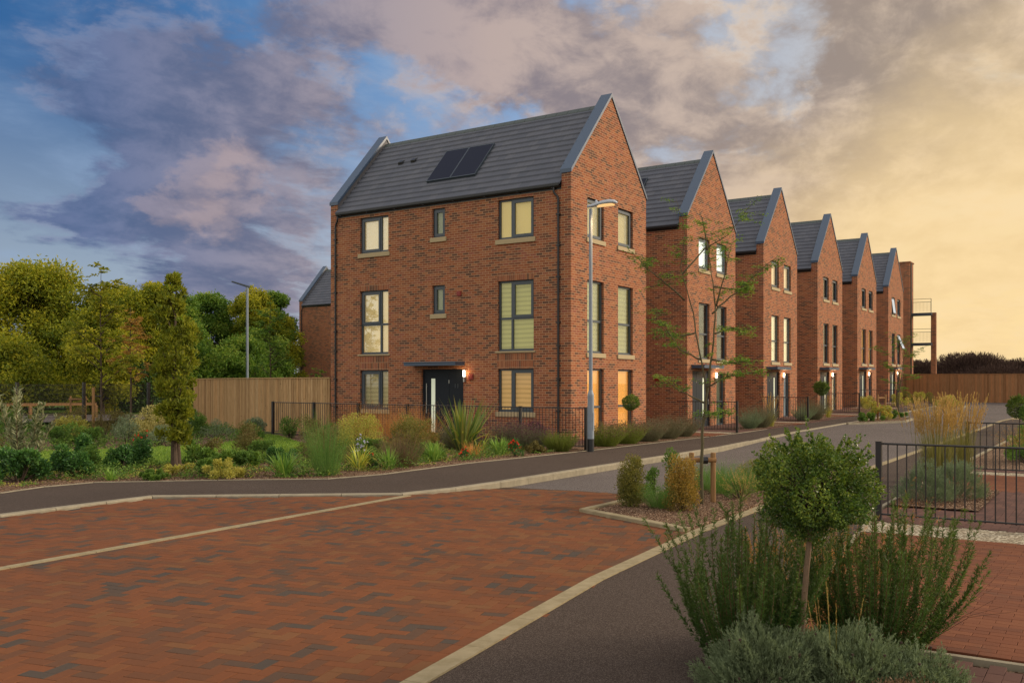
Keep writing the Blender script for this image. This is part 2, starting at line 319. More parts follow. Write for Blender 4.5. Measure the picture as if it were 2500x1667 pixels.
# ------------------------------------------------------------------ object helpers
def tag(o, label=None, cat=None, group=None, kind=None):
    if label: o['label'] = label
    if cat: o['category'] = cat
    if group: o['group'] = group
    if kind: o['kind'] = kind
    return o
def empty(name, loc=(0, 0, 0), rz=0.0, label=None, cat=None, group=None):
    o = bpy.data.objects.new(name, None); COL.objects.link(o); o.location = loc; o.rotation_euler = (0, 0, rz); o.empty_display_size = .2
    return tag(o, label, cat, group)
def link(name, me, mat=None, parent=None, smooth=False):
    if mat is not None: me.materials.append(M[mat] if isinstance(mat, str) else mat)
    if smooth: me.polygons.foreach_set('use_smooth', [True] * len(me.polygons))
    o = bpy.data.objects.new(name, me); COL.objects.link(o)
    if parent is not None: o.parent = parent
    return o
class MB:
    def __init__(s): s.v = []; s.f = []; s.r = []
    def add(s, vs, fs, r=0.0):
        n = len(s.v); s.v += [tuple(q) for q in vs]; s.f += [tuple(i + n for i in f) for f in fs]; s.r += [r] * len(fs); return s
    def box(s, a, b, r=0.0):
        x0, x1 = sorted((a[0], b[0])); y0, y1 = sorted((a[1], b[1])); z0, z1 = sorted((a[2], b[2]))
        return s.add([(x0, y0, z0), (x1, y0, z0), (x1, y1, z0), (x0, y1, z0), (x0, y0, z1), (x1, y0, z1), (x1, y1, z1), (x0, y1, z1)],
                     [(0, 3, 2, 1), (4, 5, 6, 7), (0, 1, 5, 4), (1, 2, 6, 5), (2, 3, 7, 6), (3, 0, 4, 7)], r)
    def hexa(s, p, r=0.0):   # 8 corners: bottom ring 0-3, top ring 4-7
        return s.add(p, [(0, 3, 2, 1), (4, 5, 6, 7), (0, 1, 5, 4), (1, 2, 6, 5), (2, 3, 7, 6), (3, 0, 4, 7)], r)
    def prism(s, poly, axis, a, b, r=0.0):   # poly of 2-tuples in the plane normal to axis
        def P(q, t): return {'x': (t, q[0], q[1]), 'y': (q[0], t, q[1]), 'z': (q[0], q[1], t)}[axis]
        n = len(poly); vs = [P(q, a) for q in poly] + [P(q, b) for q in poly]
        fs = [tuple(range(n)), tuple(range(2 * n - 1, n - 1, -1))] + [(i, i + n, (i + 1) % n + n, (i + 1) % n) for i in range(n)]
        return s.add(vs, fs, r)
    def tube(s, pts, rad, n=8, cap=True, r=0.0):
        pts = [Vector(p) for p in pts]; rad = rad if hasattr(rad, '__len__') else [rad] * len(pts)
        vs = []; fs = []; up = None
        for i, p in enumerate(pts):
            d = (pts[min(i + 1, len(pts) - 1)] - pts[max(i - 1, 0)]).normalized()
            if up is None or abs(d.dot(up)) > .98: up = Vector((0, 0, 1)) if abs(d.z) < .9 else Vector((1, 0, 0))
            a = d.cross(up).normalized(); b = d.cross(a).normalized()
            up = b.cross(d) if False else up
            for k in range(n):
                t = 2 * math.pi * k / n; vs.append(p + a * (math.cos(t) * rad[i]) + b * (math.sin(t) * rad[i]))
        for i in range(len(pts) - 1):
            for k in range(n):
                fs.append((i * n + k, i * n + (k + 1) % n, (i + 1) * n + (k + 1) % n, (i + 1) * n + k))
        if cap: fs.append(tuple(range(n))); fs.append(tuple(range(len(vs) - 1, len(vs) - n - 1, -1)))
        return s.add(vs, fs, r)
    def mesh(s, name, rnd=False, fix=True):
        me = bpy.data.meshes.new(name); me.from_pydata(s.v, [], s.f)
        if rnd:
            a = me.attributes.new('rnd', 'FLOAT', 'FACE'); a.data.foreach_set('value', s.r)
        if fix:
            bm = bmesh.new(); bm.from_mesh(me); bmesh.ops.recalc_face_normals(bm, faces=bm.faces); bm.to_mesh(me); bm.free()
        me.update(); return me
    def build(s, name, mat, parent=None, rnd=False, smooth=False, bevel=0):
        o = link(name, s.mesh(name, rnd), mat, parent, smooth)
        if bevel:
            b = o.modifiers.new('bevel', 'BEVEL'); b.width = bevel; b.segments = 2; b.limit_method = 'ANGLE'; b.angle_limit = R(40)
        return o
def text_obj(s, size, mat, parent, loc, rot, name='number'):
    cu = bpy.data.curves.new(name, 'FONT'); cu.body = s; cu.size = size; cu.extrude = .003; cu.align_x = 'CENTER'; cu.align_y = 'CENTER'
    tmp = bpy.data.objects.new('t', cu); COL.objects.link(tmp)
    me = bpy.data.meshes.new_from_object(tmp.evaluated_get(bpy.context.evaluated_depsgraph_get())); bpy.data.objects.remove(tmp)
    o = link(name, me, mat, parent); o.location = loc; o.rotation_euler = rot; return o
# ------------------------------------------------------------------ terrain levels
def gz(x): return float(np.interp(x, [-2000, 9, 18, 27, 36, 45, 52, 60, 90, 3000], [0, 0, .05, .14, .26, .38, .50, .55, .7, .7]))
def rl(x): return float(np.interp(x, [-13, -10.5, 0, 9], [-.05, -.12, -.12, -.03]))
def rr(x): return float(np.interp(x, [-12, -4, 9], [-.12, -.05, -.03]))
def lv_path(x, y): return gz(x)
def lv_road(x, y):
    t = min(1, max(0, (-y - 5) / 4.4)); return gz(x) + rl(x) * (1 - t) + rr(x) * t
def sheet(name, poly, lv, dz, mat, skirt=.0, kind='structure', xs=(-13, -10.5, -4, 0, 9, 18, 27, 36, 45, 52, 60, 90), ys=(-5, -9.4)):
    bm = bmesh.new(); vs = [bm.verts.new((p[0], p[1], 0)) for p in poly]; f = bm.faces.new(vs)
    bmesh.ops.triangulate(bm, faces=[f])
    for q in xs: bmesh.ops.bisect_plane(bm, geom=bm.verts[:] + bm.edges[:] + bm.faces[:], plane_co=(q, 0, 0), plane_no=(1, 0, 0), dist=1e-5)
    for q in ys: bmesh.ops.bisect_plane(bm, geom=bm.verts[:] + bm.edges[:] + bm.faces[:], plane_co=(0, q, 0), plane_no=(0, 1, 0), dist=1e-5)
    bmesh.ops.recalc_face_normals(bm, faces=bm.faces)
    if bm.faces[:][0].normal.z < 0: bmesh.ops.reverse_faces(bm, faces=bm.faces[:])
    for v in bm.verts: v.co.z = lv(v.co.x, v.co.y) + dz
    if skirt:
        be = [e for e in bm.edges if e.is_boundary]
        r = bmesh.ops.extrude_edge_only(bm, edges=be)
        for v in [g for g in r['geom'] if isinstance(g, bmesh.types.BMVert)]: v.co.z -= skirt
    me = bpy.data.meshes.new(name); bm.to_mesh(me); bm.free()
    return tag(link(name, me, mat), kind=kind)
def densify(pts, step):
    out = []; 
    for a, b in zip(pts, pts[1:]):
        L = math.dist(a, b); n = max(1, round(L / step))
        out += [(a[0] + (b[0] - a[0]) * i / n, a[1] + (b[1] - a[1]) * i / n) for i in range(n)]
    return out + [pts[-1]]
def strip(name, pts, w, lv, top, bot, mat, step=.915, gap=.011, dropf=None, kind='structure', chamfer=.015):
    # a row of kerb units laid along pts; the units lie to the left of the direction of travel
    d = densify(pts, step); nrm = []
    for i in range(len(d)):
        a = Vector(d[max(i - 1, 0)]); b = Vector(d[min(i + 1, len(d) - 1)]); t = (b - a).normalized(); nrm.append(Vector((-t.y, t.x)))
    mb = MB(); rgs = random.Random(len(d))
    for i in range(len(d) - 1):
        a, b = Vector(d[i]), Vector(d[i + 1]); t = (b - a).normalized() * gap * .5; a2, b2 = a + t, b - t
        na, nb = nrm[i] * w, nrm[i + 1] * w
        def zz(p): return lv(p.x, p.y) + (top if dropf is None else dropf(p.x))
        def zb(p): return lv(p.x, p.y) + bot
        c = chamfer
        q = [(a2, zz(a2)), (b2, zz(b2))]
        ca, cb = nrm[i] * c, nrm[i + 1] * c
        vs = [(*a2, zb(a)), (*b2, zb(b)), (*(b2 + nb), zb(b)), (*(a2 + na), zb(a)),
              (*a2, zz(a) - c), (*b2, zz(b) - c), (*(b2 + cb), zz(b)), (*(b2 + nb), zz(b)), (*(a2 + na), zz(a)), (*(a2 + ca), zz(a))]
        mb.add(vs, [(0, 1, 5, 4), (4, 5, 6, 9), (9, 6, 7, 8), (1, 2, 7, 6, 5), (2, 3, 8, 7), (3, 0, 4, 9, 8)], rgs.random())
    o = mb.build(name, mat, rnd=True); return tag(o, kind=kind)
# ---- ground sheets
sheet('ground', [(-400, -700), (2500, -1500), (2500, 1500), (-400, 900)], lambda x, y: gz(x) - .30, 0, 'earth')
BACK = [(-40, .3), (-16.66, .92), (-15.76, 1.22), (-14.9, 1.16), (-13.44, -.34), (-12.2, -1.85), (-11.0, -2.12), (-8.1, -2.02), (-3.5, -2.36), (7.15, -2.68), (16.6, -2.45), (26, -2.4), (44.4, -2.75)]
KERB = [(-40, -2.3), (-17.99, -1.57), (-15.57, -1.43), (-13.19, -4.46), (-12.1, -4.70), (-10.85, -4.76), (0.0, -4.76), (2.2, -4.6), (9.4, -4.08), (19.6, -4.0), (27.4, -3.98), (38.6, -3.9), (47, -4.1)]
sheet('pavement', [(p[0], p[1]) for p in BACK] + [(47.5, -3.0), (47.5, -4.1)] + [(p[0], p[1] + .1) for p in KERB[::-1]], lv_path, 0, 'asph_path', .3)
def kdrop(x): return float(np.interp(x, [-13.4, -12.4, 1.4, 3.4], [.135, .135, .125, .06])) - (0 if x < 3.4 else .0)
strip('kerb', KERB, .15, lv_road, .12, -.2, 'concrete', dropf=lambda x: (.004 - rl(x)) if x < 1.2 else float(np.interp(x, [1.2, 3.4, 9], [.115, .085, .034])))
strip('path_edging', [(p[0], p[1]) for p in BACK], .05, lv_path, .012, -.2, 'concrete', step=.915, chamfer=.004)
# road (asphalt) and the block paved junction
EDG = [(-40, -13.6), (-20.15, -10.30), (-16.8, -9.78), (-13.6, -9.50), (-10.8, -9.44), (-5, -9.48), (9, -9.35), (22, -9.3), (26, -9.6), (30, -12), (34, -18), (38, -30)]
road = [(-12.2, -4.68), (0, -4.7), (2.2, -4.5), (9.4, -4.0), (27.4, -3.9), (47.2, -4.05), (49.2, -3), (49.0, -9), (47, -30), (40, -33), (36, -25), (30, -13), (26, -9.75), (22, -9.4), (-5, -9.6), (-10.8, -9.6), (-12.2, -9.6)]
sheet('road', road, lv_road, 0, 'asph_road', .2)
sheet('road_bed', [(-40, -2.2), (-17.95, -1.5), (-15.5, -1.36), (-13.15, -4.40), (-12.05, -4.66), (-10.7, -4.7), (-10.45, -6), (-10.4, -9.6), (-13.6, -9.6), (-20.1, -10.4), (-40, -13.8)], lv_road, .006, 'joint')
def inpoly(px, py, poly):
    c = np.zeros(len(px), bool); n = len(poly)
    for i in range(n):
        x1, y1 = poly[i]; x2, y2 = poly[(i + 1) % n]
        k = ((y1 > py) != (y2 > py)) & (px < (x2 - x1) * (py - y1) / (y2 - y1 + 1e-12) + x1); c ^= k
    return c
def paving(name, poly, lv, dz, mat, bond='herring', ang=0.0, L=.2, Wd=.1, seed=1, parent=None):
    rng = np.random.default_rng(seed); ca, sa = math.cos(ang), math.sin(ang)
    P_ = np.array(poly); q = np.stack([P_[:, 0] * ca + P_[:, 1] * sa, -P_[:, 0] * sa + P_[:, 1] * ca], 1)
    x0, y0 = q.min(0) - 1; x1, y1 = q.max(0) + 1; rects = []
    if bond == 'herring':
        nx = int((x1 - x0) / Wd) + 2; ny = int((y1 - y0) / Wd) + 2
        for j in range(ny):
            for i in range(nx):
                k = (i - j) % 4
                if k == 0: rects.append((x0 + i * Wd, y0 + j * Wd, L, Wd))
                elif k == 3: rects.append((x0 + i * Wd, y0 + j * Wd, Wd, L)) 
        # (k==3 cell starts a vertical block that covers the cell above, whose k is 2)
    else:
        ny = int((y1 - y0) / Wd) + 1
        for j in range(ny):
            o = (j % 2) * L * .5; nx = int((x1 - x0) / L) + 2
            for i in range(nx): rects.append((x0 - o + i * L, y0 + j * Wd, L, Wd))
    r = np.array(rects); cx = r[:, 0] + r[:, 2] / 2; cy = r[:, 1] + r[:, 3] / 2
    wx = cx * ca - cy * sa; wy = cx * sa + cy * ca
    k = inpoly(wx, wy, poly); r = r[k]; n = len(r)
    g = .0015; jit = rng.normal(0, .0005, (n, 2)); tilt = rng.normal(0, .0006, (n, 4)); base = rng.normal(0, .0004, n)
    X = np.stack([r[:, 0] + g, r[:, 0] + r[:, 2] - g, r[:, 0] + r[:, 2] - g, r[:, 0] + g], 1) + jit[:, :1]
    Y = np.stack([r[:, 1] + g, r[:, 1] + g, r[:, 1] + r[:, 3] - g, r[:, 1] + r[:, 3] - g], 1) + jit[:, 1:]
    top = np.stack([X * ca - Y * sa, X * sa + Y * ca], 2)
    c = .0022; cen = top.mean(1, keepdims=True); inn = top + (cen - top) / np.linalg.norm(cen - top, axis=2, keepdims=True) * c * 1.4
    zf = np.vectorize(lv)
    zt = zf(top[:, :, 0], top[:, :, 1]) + dz + base[:, None] + tilt * .5
    V = np.zeros((n, 12, 3)); V[:, 0:4, :2] = top; V[:, 0:4, 2] = zt - .03; V[:, 4:8, :2] = top; V[:, 4:8, 2] = zt - c; V[:, 8:12, :2] = inn; V[:, 8:12, 2] = zt
    fq = [(8, 9, 10, 11)] + [(a, (a + 1) % 4, 4 + (a + 1) % 4, 4 + a) for a in range(4)] + [(4 + a, 4 + (a + 1) % 4, 8 + (a + 1) % 4, 8 + a) for a in range(4)]
    F_ = (np.array(fq)[None] + (np.arange(n) * 12)[:, None, None]).reshape(-1, 4)
    rv = rng.random(n)
    if bond == 'herring':   # occasional clusters of dark blocks
        fx = np.sin(wx[k] * 3.1 + np.sin(wy[k] * 2.3) * 2) * np.sin(wy[k] * 2.7 + wx[k] * .8); rv = np.clip(rv + fx * .16 + .03, 0, 1)
    me = quadmesh(name, V.reshape(-1, 3), F_, np.repeat(rv, 9))
    return tag(link(name, me, mat, parent), kind='structure')
def quadmesh(name, V, F_, rnd=None, smooth=False):
    me = bpy.data.meshes.new(name); n = len(F_)
    me.vertices.add(len(V)); me.vertices.foreach_set('co', np.ascontiguousarray(V, dtype=np.float32).ravel())
    me.loops.add(n * 4); me.loops.foreach_set('vertex_index', np.ascontiguousarray(F_, dtype=np.int32).ravel())
    me.polygons.add(n); me.polygons.foreach_set('loop_start', np.arange(0, n * 4, 4, dtype=np.int32)); me.polygons.foreach_set('loop_total', np.full(n, 4, dtype=np.int32))
    if rnd is not None:
        a = me.attributes.new('rnd', 'FLOAT', 'FACE'); a.data.foreach_set('value', np.ascontiguousarray(rnd, dtype=np.float32))
    me.polygons.foreach_set('use_smooth', np.full(n, bool(smooth)))
    me.update(calc_edges=True); me.validate(); return me
ARC = [(-11.35, -4.76), (-10.9, -5.4), (-10.62, -6.2), (-10.62, -7.2), (-10.7, -7.62)]
junction = [(-30, -2.0), (-17.99, -1.59), (-15.55, -1.45), (-13.17, -4.48), (-12.1, -4.72)] + ARC + [(-13.02, -7.62), (-13.72, -9.58), (-16.8, -9.88), (-20.15, -10.40), (-30, -12.1)]
paving('block_paving', junction, lv_road, .022, 'block', 'herring', R(15), .21, .105, seed=3)
strip('block_edge_course', EDG[:4], .105, lv_road, .027, -.02, 'block', step=.21, gap=.004, chamfer=.003)
strip('flush_edging', EDG[:9][::-1], .15, lv_road, .034, -.15, 'edging', chamfer=.004, gap=.006)
strip('flush_edging', [(-30, -5.6), (-19.76, -4.95), (-13.15, -4.48)][::-1], .12, lv_road, .031, -.1, 'edging', chamfer=.003, gap=.006)
# right-hand pavement
WK = [(-40, -14.8), (-17.5, -11.95), (-15.58, -11.62), (-13.1, -11.3), (-10.1, -10.98), (-5, -10.95), (9, -10.95), (24, -10.95)]
sheet('pavement', [(-40, -13.5), (-20.15, -10.34), (-16.8, -9.82), (-13.6, -9.54), (-10.8, -9.48), (-5, -9.52), (9, -9.42), (24, -9.42), (24, -10.97)] + WK[:-1][::-1], lv_road, .02, 'asph_path', .2)
strip('path_edging', WK[::-1], .06, lv_road, .04, -.15, 'concrete', chamfer=.004)
lv_r = lambda x, y: gz(x) + rr(x)
sheet('front_garden_soil', WK + [(24, -30), (-40, -40)], lv_r, .0, 'mulch')
paving('block_drive', [(-17.62, -11.98), (-12.5, -11.3), (-12.5, -17), (-17.62, -17)], lv_r, .035, 'block2', 'run', R(90), seed=5)
strip('path_edging', [(-17.62, -17), (-17.72, -11.99)], .06, lv_r, .045, -.1, 'concrete', chamfer=.004)
paving('block_path', [(-22, -13.0), (-17.85, -12.0), (-17.75, -17), (-22, -17)], lv_r, .033, 'block3', 'run', 0, seed=6)
sheet('gravel_strip', [(-12.5, -11.25), (-11.55, -11.1), (-11.55, -17), (-12.5, -17)], lv_r, .03, 'gravel')
paving('block_path', [(-11.5, -11.1), (-7.15, -10.98), (-7.15, -17), (-11.5, -17)], lv_r, .033, 'block3', 'run', 0, seed=7)
paving('block_drive', [(-7.15, -10.98), (-4.4, -10.98), (-4.4, -17), (-7.15, -17)], lv_r, .033, 'block2', 'run', R(90), seed=8)
sheet('gravel_strip', [(-4.4, -11.0), (-3.75, -11.0), (-3.75, -17), (-4.4, -17)], lv_r, .03, 'gravel')
paving('block_path', [(-3.7, -11.0), (-2.6, -11.0), (-2.6, -17), (-3.7, -17)], lv_r, .033, 'block3', 'run', 0, seed=9)
# left: planting bed, lawn, back bed
sheet('planting_bed', [(p[0], p[1] + .04) for p in BACK[:9]] + [(-3.2, -2.3), (-2.6, 8.0), (-2.4, 11), (-4, 16), (-9, 22), (-40, 40)], lv_path, .006, 'mulch', .3)
sheet('lawn', [(-40, 6.5), (-17.5, 4.3), (-15.3, 3.8), (-12.0, 3.3), (-8.8, 3.0), (-6.5, 4.2), (-3.2, 9.2), (-2.9, 10.6), (-5.0, 8.6), (-7.4, 7.2), (-10.5, 8.2), (-12.5, 9.5), (-16, 12), (-40, 26)], lv_path, .045, 'lawn', .06)
sheet('house_forecourt', [(-3.35, -2.3), (7.5, -2.6), (17, -2.4), (44.4, -2.7), (47.5, -2.9), (52, -.2), (52, 3), (-.05, 3), (-.05, 10), (-2.35, 10.6)], lv_path, .004, 'block3', .3)
sheet('far_path', [(-30, 36), (-4.5, 26.2), (3, 24.8), (12, 27), (6, 33), (-30, 52)], lv_path, .05, 'asph_road')
sheet('far_lawn', [(-30, 52.5), (6, 33.5), (12, 27.3), (40, 60), (-10, 90), (-60, 90)], lv_path, .02, 'lawn')
sheet('far_gravel', [(-20, 50), (6.5, 33.6), (8, 35), (-18, 52.5)], lv_path, .05, 'gravel')
# ------------------------------------------------------------------ houses
WID, LEN = 5.28, 9.96
MR = 1.10
def mp(plane, u, d, z): return (d, u, z) if plane == 'x' else (u, d, z)
def wall_face(mb, plane, u0, u1, z0, z1, holes, dep=.2, wall_d=0.0):
    us = sorted({u0, u1, *[h[0] for h in holes], *[h[1] for h in holes]}); zs = sorted({z0, z1, *[h[2] for h in holes], *[h[3] for h in holes]})
    us = [u for u in us if u0 <= u <= u1]; zs = [z for z in zs if z0 <= z <= z1]
    flip = plane == 'x'
    for a, b in zip(us, us[1:]):
        for c, d in zip(zs, zs[1:]):
            cu, cz = (a + b) / 2, (c + d) / 2
            if any(h[0] < cu < h[1] and h[2] < cz < h[3] for h in holes): continue
            q = [mp(plane, a, wall_d, c), mp(plane, b, wall_d, c), mp(plane, b, wall_d, d), mp(plane, a, wall_d, d)]
            mb.add(q if not flip else q[::-1], [(0, 1, 2, 3)])
    for h in holes:
        a, b, c, d = h
        for p, q in (((a, c), (a, d)), ((b, d), (b, c)), ((a, d), (b, d)), ((b, c), (a, c))):
            v = [mp(plane, p[0], wall_d, p[1]), mp(plane, q[0], wall_d, q[1]), mp(plane, q[0], wall_d + dep, q[1]), mp(plane, p[0], wall_d + dep, p[1])]
            mb.add(v if not flip else v[::-1], [(0, 1, 2, 3)])
def bx(mb, plane, u0, u1, d0, d1, z0, z1): mb.box(mp(plane, u0, d0, z0), mp(plane, u1, d1, z1))
def window(par, plane, u0, u1, z0, z1, mull=(), trans=(), sash=(), blind='cream', sill=.14, proud=.045, open_pane=False, blind_top=None):
    """z0 is the underside of the sill (sill=0: no sill). mull: u of uprights, trans: z of cross bars, sash: cells (ui, zi) carrying an opening casement"""
    zb = z0 + sill; f = .055; d0, d1 = .085, .155
    w = MB()
    bx(w, plane, u0, u0 + f, d0, d1, zb, z1); bx(w, plane, u1 - f, u1, d0, d1, zb, z1)
    bx(w, plane, u0 + f, u1 - f, d0, d1, z1 - f, z1); bx(w, plane, u0 + f, u1 - f, d0, d1, zb, zb + f + .02)
    bx(w, plane, u0 - .0, u1, .05, d0, zb, zb + .022)
    bx(w, plane, u0 + .25 * (u1 - u0), u0 + .7 * (u1 - u0), d0 - .012, d0, z1 - .035, z1 - .018)
    for m_ in mull: bx(w, plane, m_ - .035, m_ + .035, d0 + .002, d1 - .002, zb + f, z1 - f)
    for t_ in trans: bx(w, plane, u0 + f, u1 - f, d0 + .004, d1 - .004, t_ - .035, t_ + .035)
    ub = [u0 + f * .6, *sorted(mull), u1 - f * .6]; zbk = [zb + f * .6, *sorted(trans), z1 - f * .6]
    for (i, j) in sash:
        a, b, c, d = ub[i], ub[i + 1], zbk[j], zbk[j + 1]; s = .085
        a += .02; b -= .02; c += .02; d -= .02
        for q in ((a, a + s, c, d), (b - s, b, c, d), (a + s, b - s, d - s, d), (a + s, b - s, c, c + s)):
            bx(w, plane, q[0], q[1], d0 - .018, d1 - .02, q[2], q[3])
    wo_ = w.build('window', 'frame', par)
    p = MB(); bx(p, plane, u0 + f * .8, u1 - f * .8, .118, .126, zb + f * .8, z1 - f * .8); p.build('pane', 'glass', wo_)
    b = MB()
    bx(b, plane, u0 - .03, u1 + .03, .205, .215, zb - .03, z1 + .03)
    b.build('blind', B[blind], wo_)
    if sill:
        s_ = MB(); bx(s_, plane, u0 - .07, u1 + .07, -proud, .10, z0, zb); s_.build('sill', 'sill', wo_, bevel=.006)
    if open_pane:   # a casement tilted open at the bottom
        o = MB(); a, b2 = u0 + .05, u1 - .05; zt, zl = (z1 - .06, zb + .08) if not trans else (z1 - .06, trans[0] + .05)
        tl = .42
        for q in ((a, a + .06, 0, zt - zl), (b2 - .06, b2, 0, zt - zl), (a + .06, b2 - .06, 0, .06), (a + .06, b2 - .06, zt - zl - .06, zt - zl)):
            bx(o, plane, q[0], q[1], -.025, .025, -q[3], -q[2])
        so_ = o.build('open_casement', 'frame', wo_); so_.location = mp(plane, 0, .06, zt)
        gp = MB(); bx(gp, plane, a + .06, b2 - .06, -.004, .004, -(zt - zl) + .06, -.06); g_ = gp.build('casement_pane', B['pale'], wo_); g_.location = mp(plane, 0, .06, zt)
        e = (R(-tl * (52 if trans else 18)), 0, 0) if plane == 'y' else (0, R(tl * 40), 0)
        so_.rotation_euler = e; g_.rotation_euler = e
    return wo_
def house(label, loc, facade=None, gable=None, solar=None, door=None, number=None, alarm=(), extras=True, group=None, lamp=None, blindside=False):
    root = empty('house', loc, 0, label, 'house', group)
    W_, L_ = WID, LEN
    fh = [(w['u'][0], w['u'][1], w['z'][0] + w.get('sill', .14) * 0, w['z'][1]) for w in (facade or [])]
    gh = [(w['u'][0], w['u'][1], w['z'][0], w['z'][1]) for w in (gable or [])]
    dh = []
    if door:
        (fh if door['plane'] == 'x' else gh).append((door['u'][0], door['u'][1], 0.0, door['top']))
    wl = MB(); zb = -.35
    fh2 = [(a, b, c, d) for a, b, c, d in fh]
    wall_face(wl, 'x', 0.0, L_, zb, 7.78, fh2)
    wall_face(wl, 'y', 0.0, W_, zb, 8.17, gh)
    hz = W_ / 2
    for y0, y1 in ((0.0, .33), (L_ - .33, L_)):     # parapets
        prof = [(0, 7.78), (W_, 7.78), (W_, 8.17), (hz, 8.17 + MR * hz), (0, 8.17)]
        if y0 == 0.0:
            # gable face above the rectangular part, plus the rear face and edges of the parapet
            wl.add([(0, 0, 8.17), (W_, 0, 8.17), (hz, 0, 8.17 + MR * hz)], [(0, 1, 2)])
            wl.add([(x_, .33, z_) for x_, z_ in prof], [(4, 3, 2, 1, 0)])
            wl.add([(0, 0, 7.78), (0, .33, 7.78), (0, .33, 8.17), (0, 0, 8.17)], [(0, 1, 2, 3)])
            wl.add([(W_, 0, 7.78), (W_, .33, 7.78), (W_, .33, 8.17), (W_, 0, 8.17)], [(3, 2, 1, 0)])
        else: wl.prism(prof, 'y', y0, y1)
    wl.add([(W_, 0, zb), (W_, L_, zb), (W_, L_, 7.78), (W_, 0, 7.78)], [(0, 1, 2, 3)])
    wl.add([(0, L_, zb), (W_, L_, zb), (W_, L_, 7.78), (0, L_, 7.78)], [(3, 2, 1, 0)])
    wall = link('wall', wl.mesh('wall', fix=False), 'brick', root)
    # roof: overlapping slate courses
    rf = MB(); n = 14; y0, y1 = .33, L_ - .33
    for s in (1, -1):
        X = (lambda q: q) if s > 0 else (lambda q: W_ - q)
        xs = np.linspace(-.10, hz, n + 1)
        for i in range(n):
            a, b = xs[i], xs[i + 1]; t = .034
            za, zb_ = 7.93 + MR * a, 7.93 + MR * b
            ov = .07
            P = [(X(a - ov * .4), y0, za - .03 + t * .2), (X(a - ov * .4), y1, za - .03 + t * .2), (X(b), y1, zb_ - .05), (X(b), y0, zb_ - .05),
                 (X(a - ov * .4), y0, za + t), (X(a - ov * .4), y1, za + t), (X(b), y1, zb_ + .003), (X(b), y0, zb_ + .003)]
            rf.hexa(P)
    roof = rf.build('roof', 'slate', root)
    rd = MB()
    nr = int((y1 - y0) / .42)
    for i in range(nr):
        a = y0 + (y1 - y0) * i / nr; b = y0 + (y1 - y0) * (i + 1) / nr - .012
        zr = 7.93 + MR * hz
        rd.prism([(hz - .15, zr - .13), (hz - .14, zr - .09), (hz, zr + .055), (hz + .14, zr - .09), (hz + .15, zr - .13), (hz, zr + .02)], 'y', a, b)
    rd.build('ridge_tile', 'ridge', roof)
    for y_a, y_b in ((.33, .338), (L_ - .338, L_ - .33)):
        fl_ = MB()
        for s in (1, -1):
            X = (lambda q: q) if s > 0 else (lambda q: W_ - q)
            fl_.hexa([(X(.02), y_a, 7.93), (X(hz), y_a, 7.93 + MR * hz), (X(hz), y_b, 7.93 + MR * hz), (X(.02), y_b, 7.93), (X(.02), y_a, 8.17), (X(hz), y_a, 8.17 + MR * hz), (X(hz), y_b, 8.17 + MR * hz), (X(.02), y_b, 8.17)])
        fl_.build('flashing', 'lead', roof)
    # coping on both gables
    for y0c, y1c in ((-.035, .37), (L_ - .37, L_ + .035)):
        cp = MB(); t0, t1 = 8.175, 8.29
        for s in (1, -1):
            X = (lambda q: q) if s > 0 else (lambda q: W_ - q)
            cp.hexa([(X(-.03), y0c, t0 - .033), (X(-.03), y1c, t0 - .033), (X(hz), y1c, t0 + MR * hz), (X(hz), y0c, t0 + MR * hz),
                     (X(-.03), y0c, t1 - .033), (X(-.03), y1c, t1 - .033), (X(hz), y1c, t1 + MR * hz), (X(hz), y0c, t1 + MR * hz)])
        for k in range(7):
            for yy in (y0c + .03, y1c - .03):
                xx = .15 + k * .39; zz = t1 + MR * xx
                cp.box((xx - .008, yy - .008, zz), (xx + .008, yy + .008, zz + .012))
        cp.build('coping', 'coping', root)
    # gutter and downpipes on both long sides
    for s in (1, -1):
        X = (lambda q: q) if s > 0 else (lambda q: W_ - q)
        g = MB(); pr = [(X(-.015), 7.72), (X(-.05), 7.705), (X(-.10), 7.715), (X(-.135), 7.76), (X(-.14), 7.83), (X(-.12), 7.83), (X(-.115), 7.77), (X(-.02), 7.77)]
        g.prism(pr, 'y', .36, L_ - .36); g.box((X(-.012), .34, 7.66), (X(.0), L_ - .34, 7.86))
        for k in range(8): yy = .6 + k * (L_ - 1.2) / 7; g.box((X(-.145), yy - .02, 7.70), (X(-.02), yy + .02, 7.715))
        g.build('gutter', 'black', root)
        for yy in ((.42, L_ - .27) if (extras and s > 0) else (() if s < 0 else (L_ - .27,))):
            dp = MB(); k = -1 if yy < 5 else -1
            dy = .14 if yy < 5 else -.14
            dp.tube([(X(-.085), yy + dy, 7.72), (X(-.085), yy + dy, 7.60), (X(-.07), yy + dy * .8, 7.53), (X(-.05), yy + .2 * dy, 7.44), (X(-.045), yy, 7.36), (X(-.045), yy, 7.2), (X(-.045), yy, .22), (X(-.06), yy, .12)], .034, 10)
            for zc in (6.9, 5.95, 5.0, 3.6, 2.9, 1.9, .9): dp.box((X(-.085), yy - .065, zc - .02), (X(.0), yy + .065, zc + .02))
            dp.build('downpipe', 'black', root, smooth=False)
    for w in (facade or []):
        window(root, 'x', *w['u'], *w['z'], mull=w.get('mull', ()), trans=w.get('trans', ()), sash=w.get('sash', ()), blind=w['blind'], sill=w.get('sill', .14), proud=w.get('proud', .045))
        for (za, zb_) in w.get('soldier', ()):
            sd_ = MB(); sd_.box((-.004, w['u'][0] - .02, za), (.05, w['u'][1] + .02, zb_)); sd_.build('soldier_course', 'soldier', root)
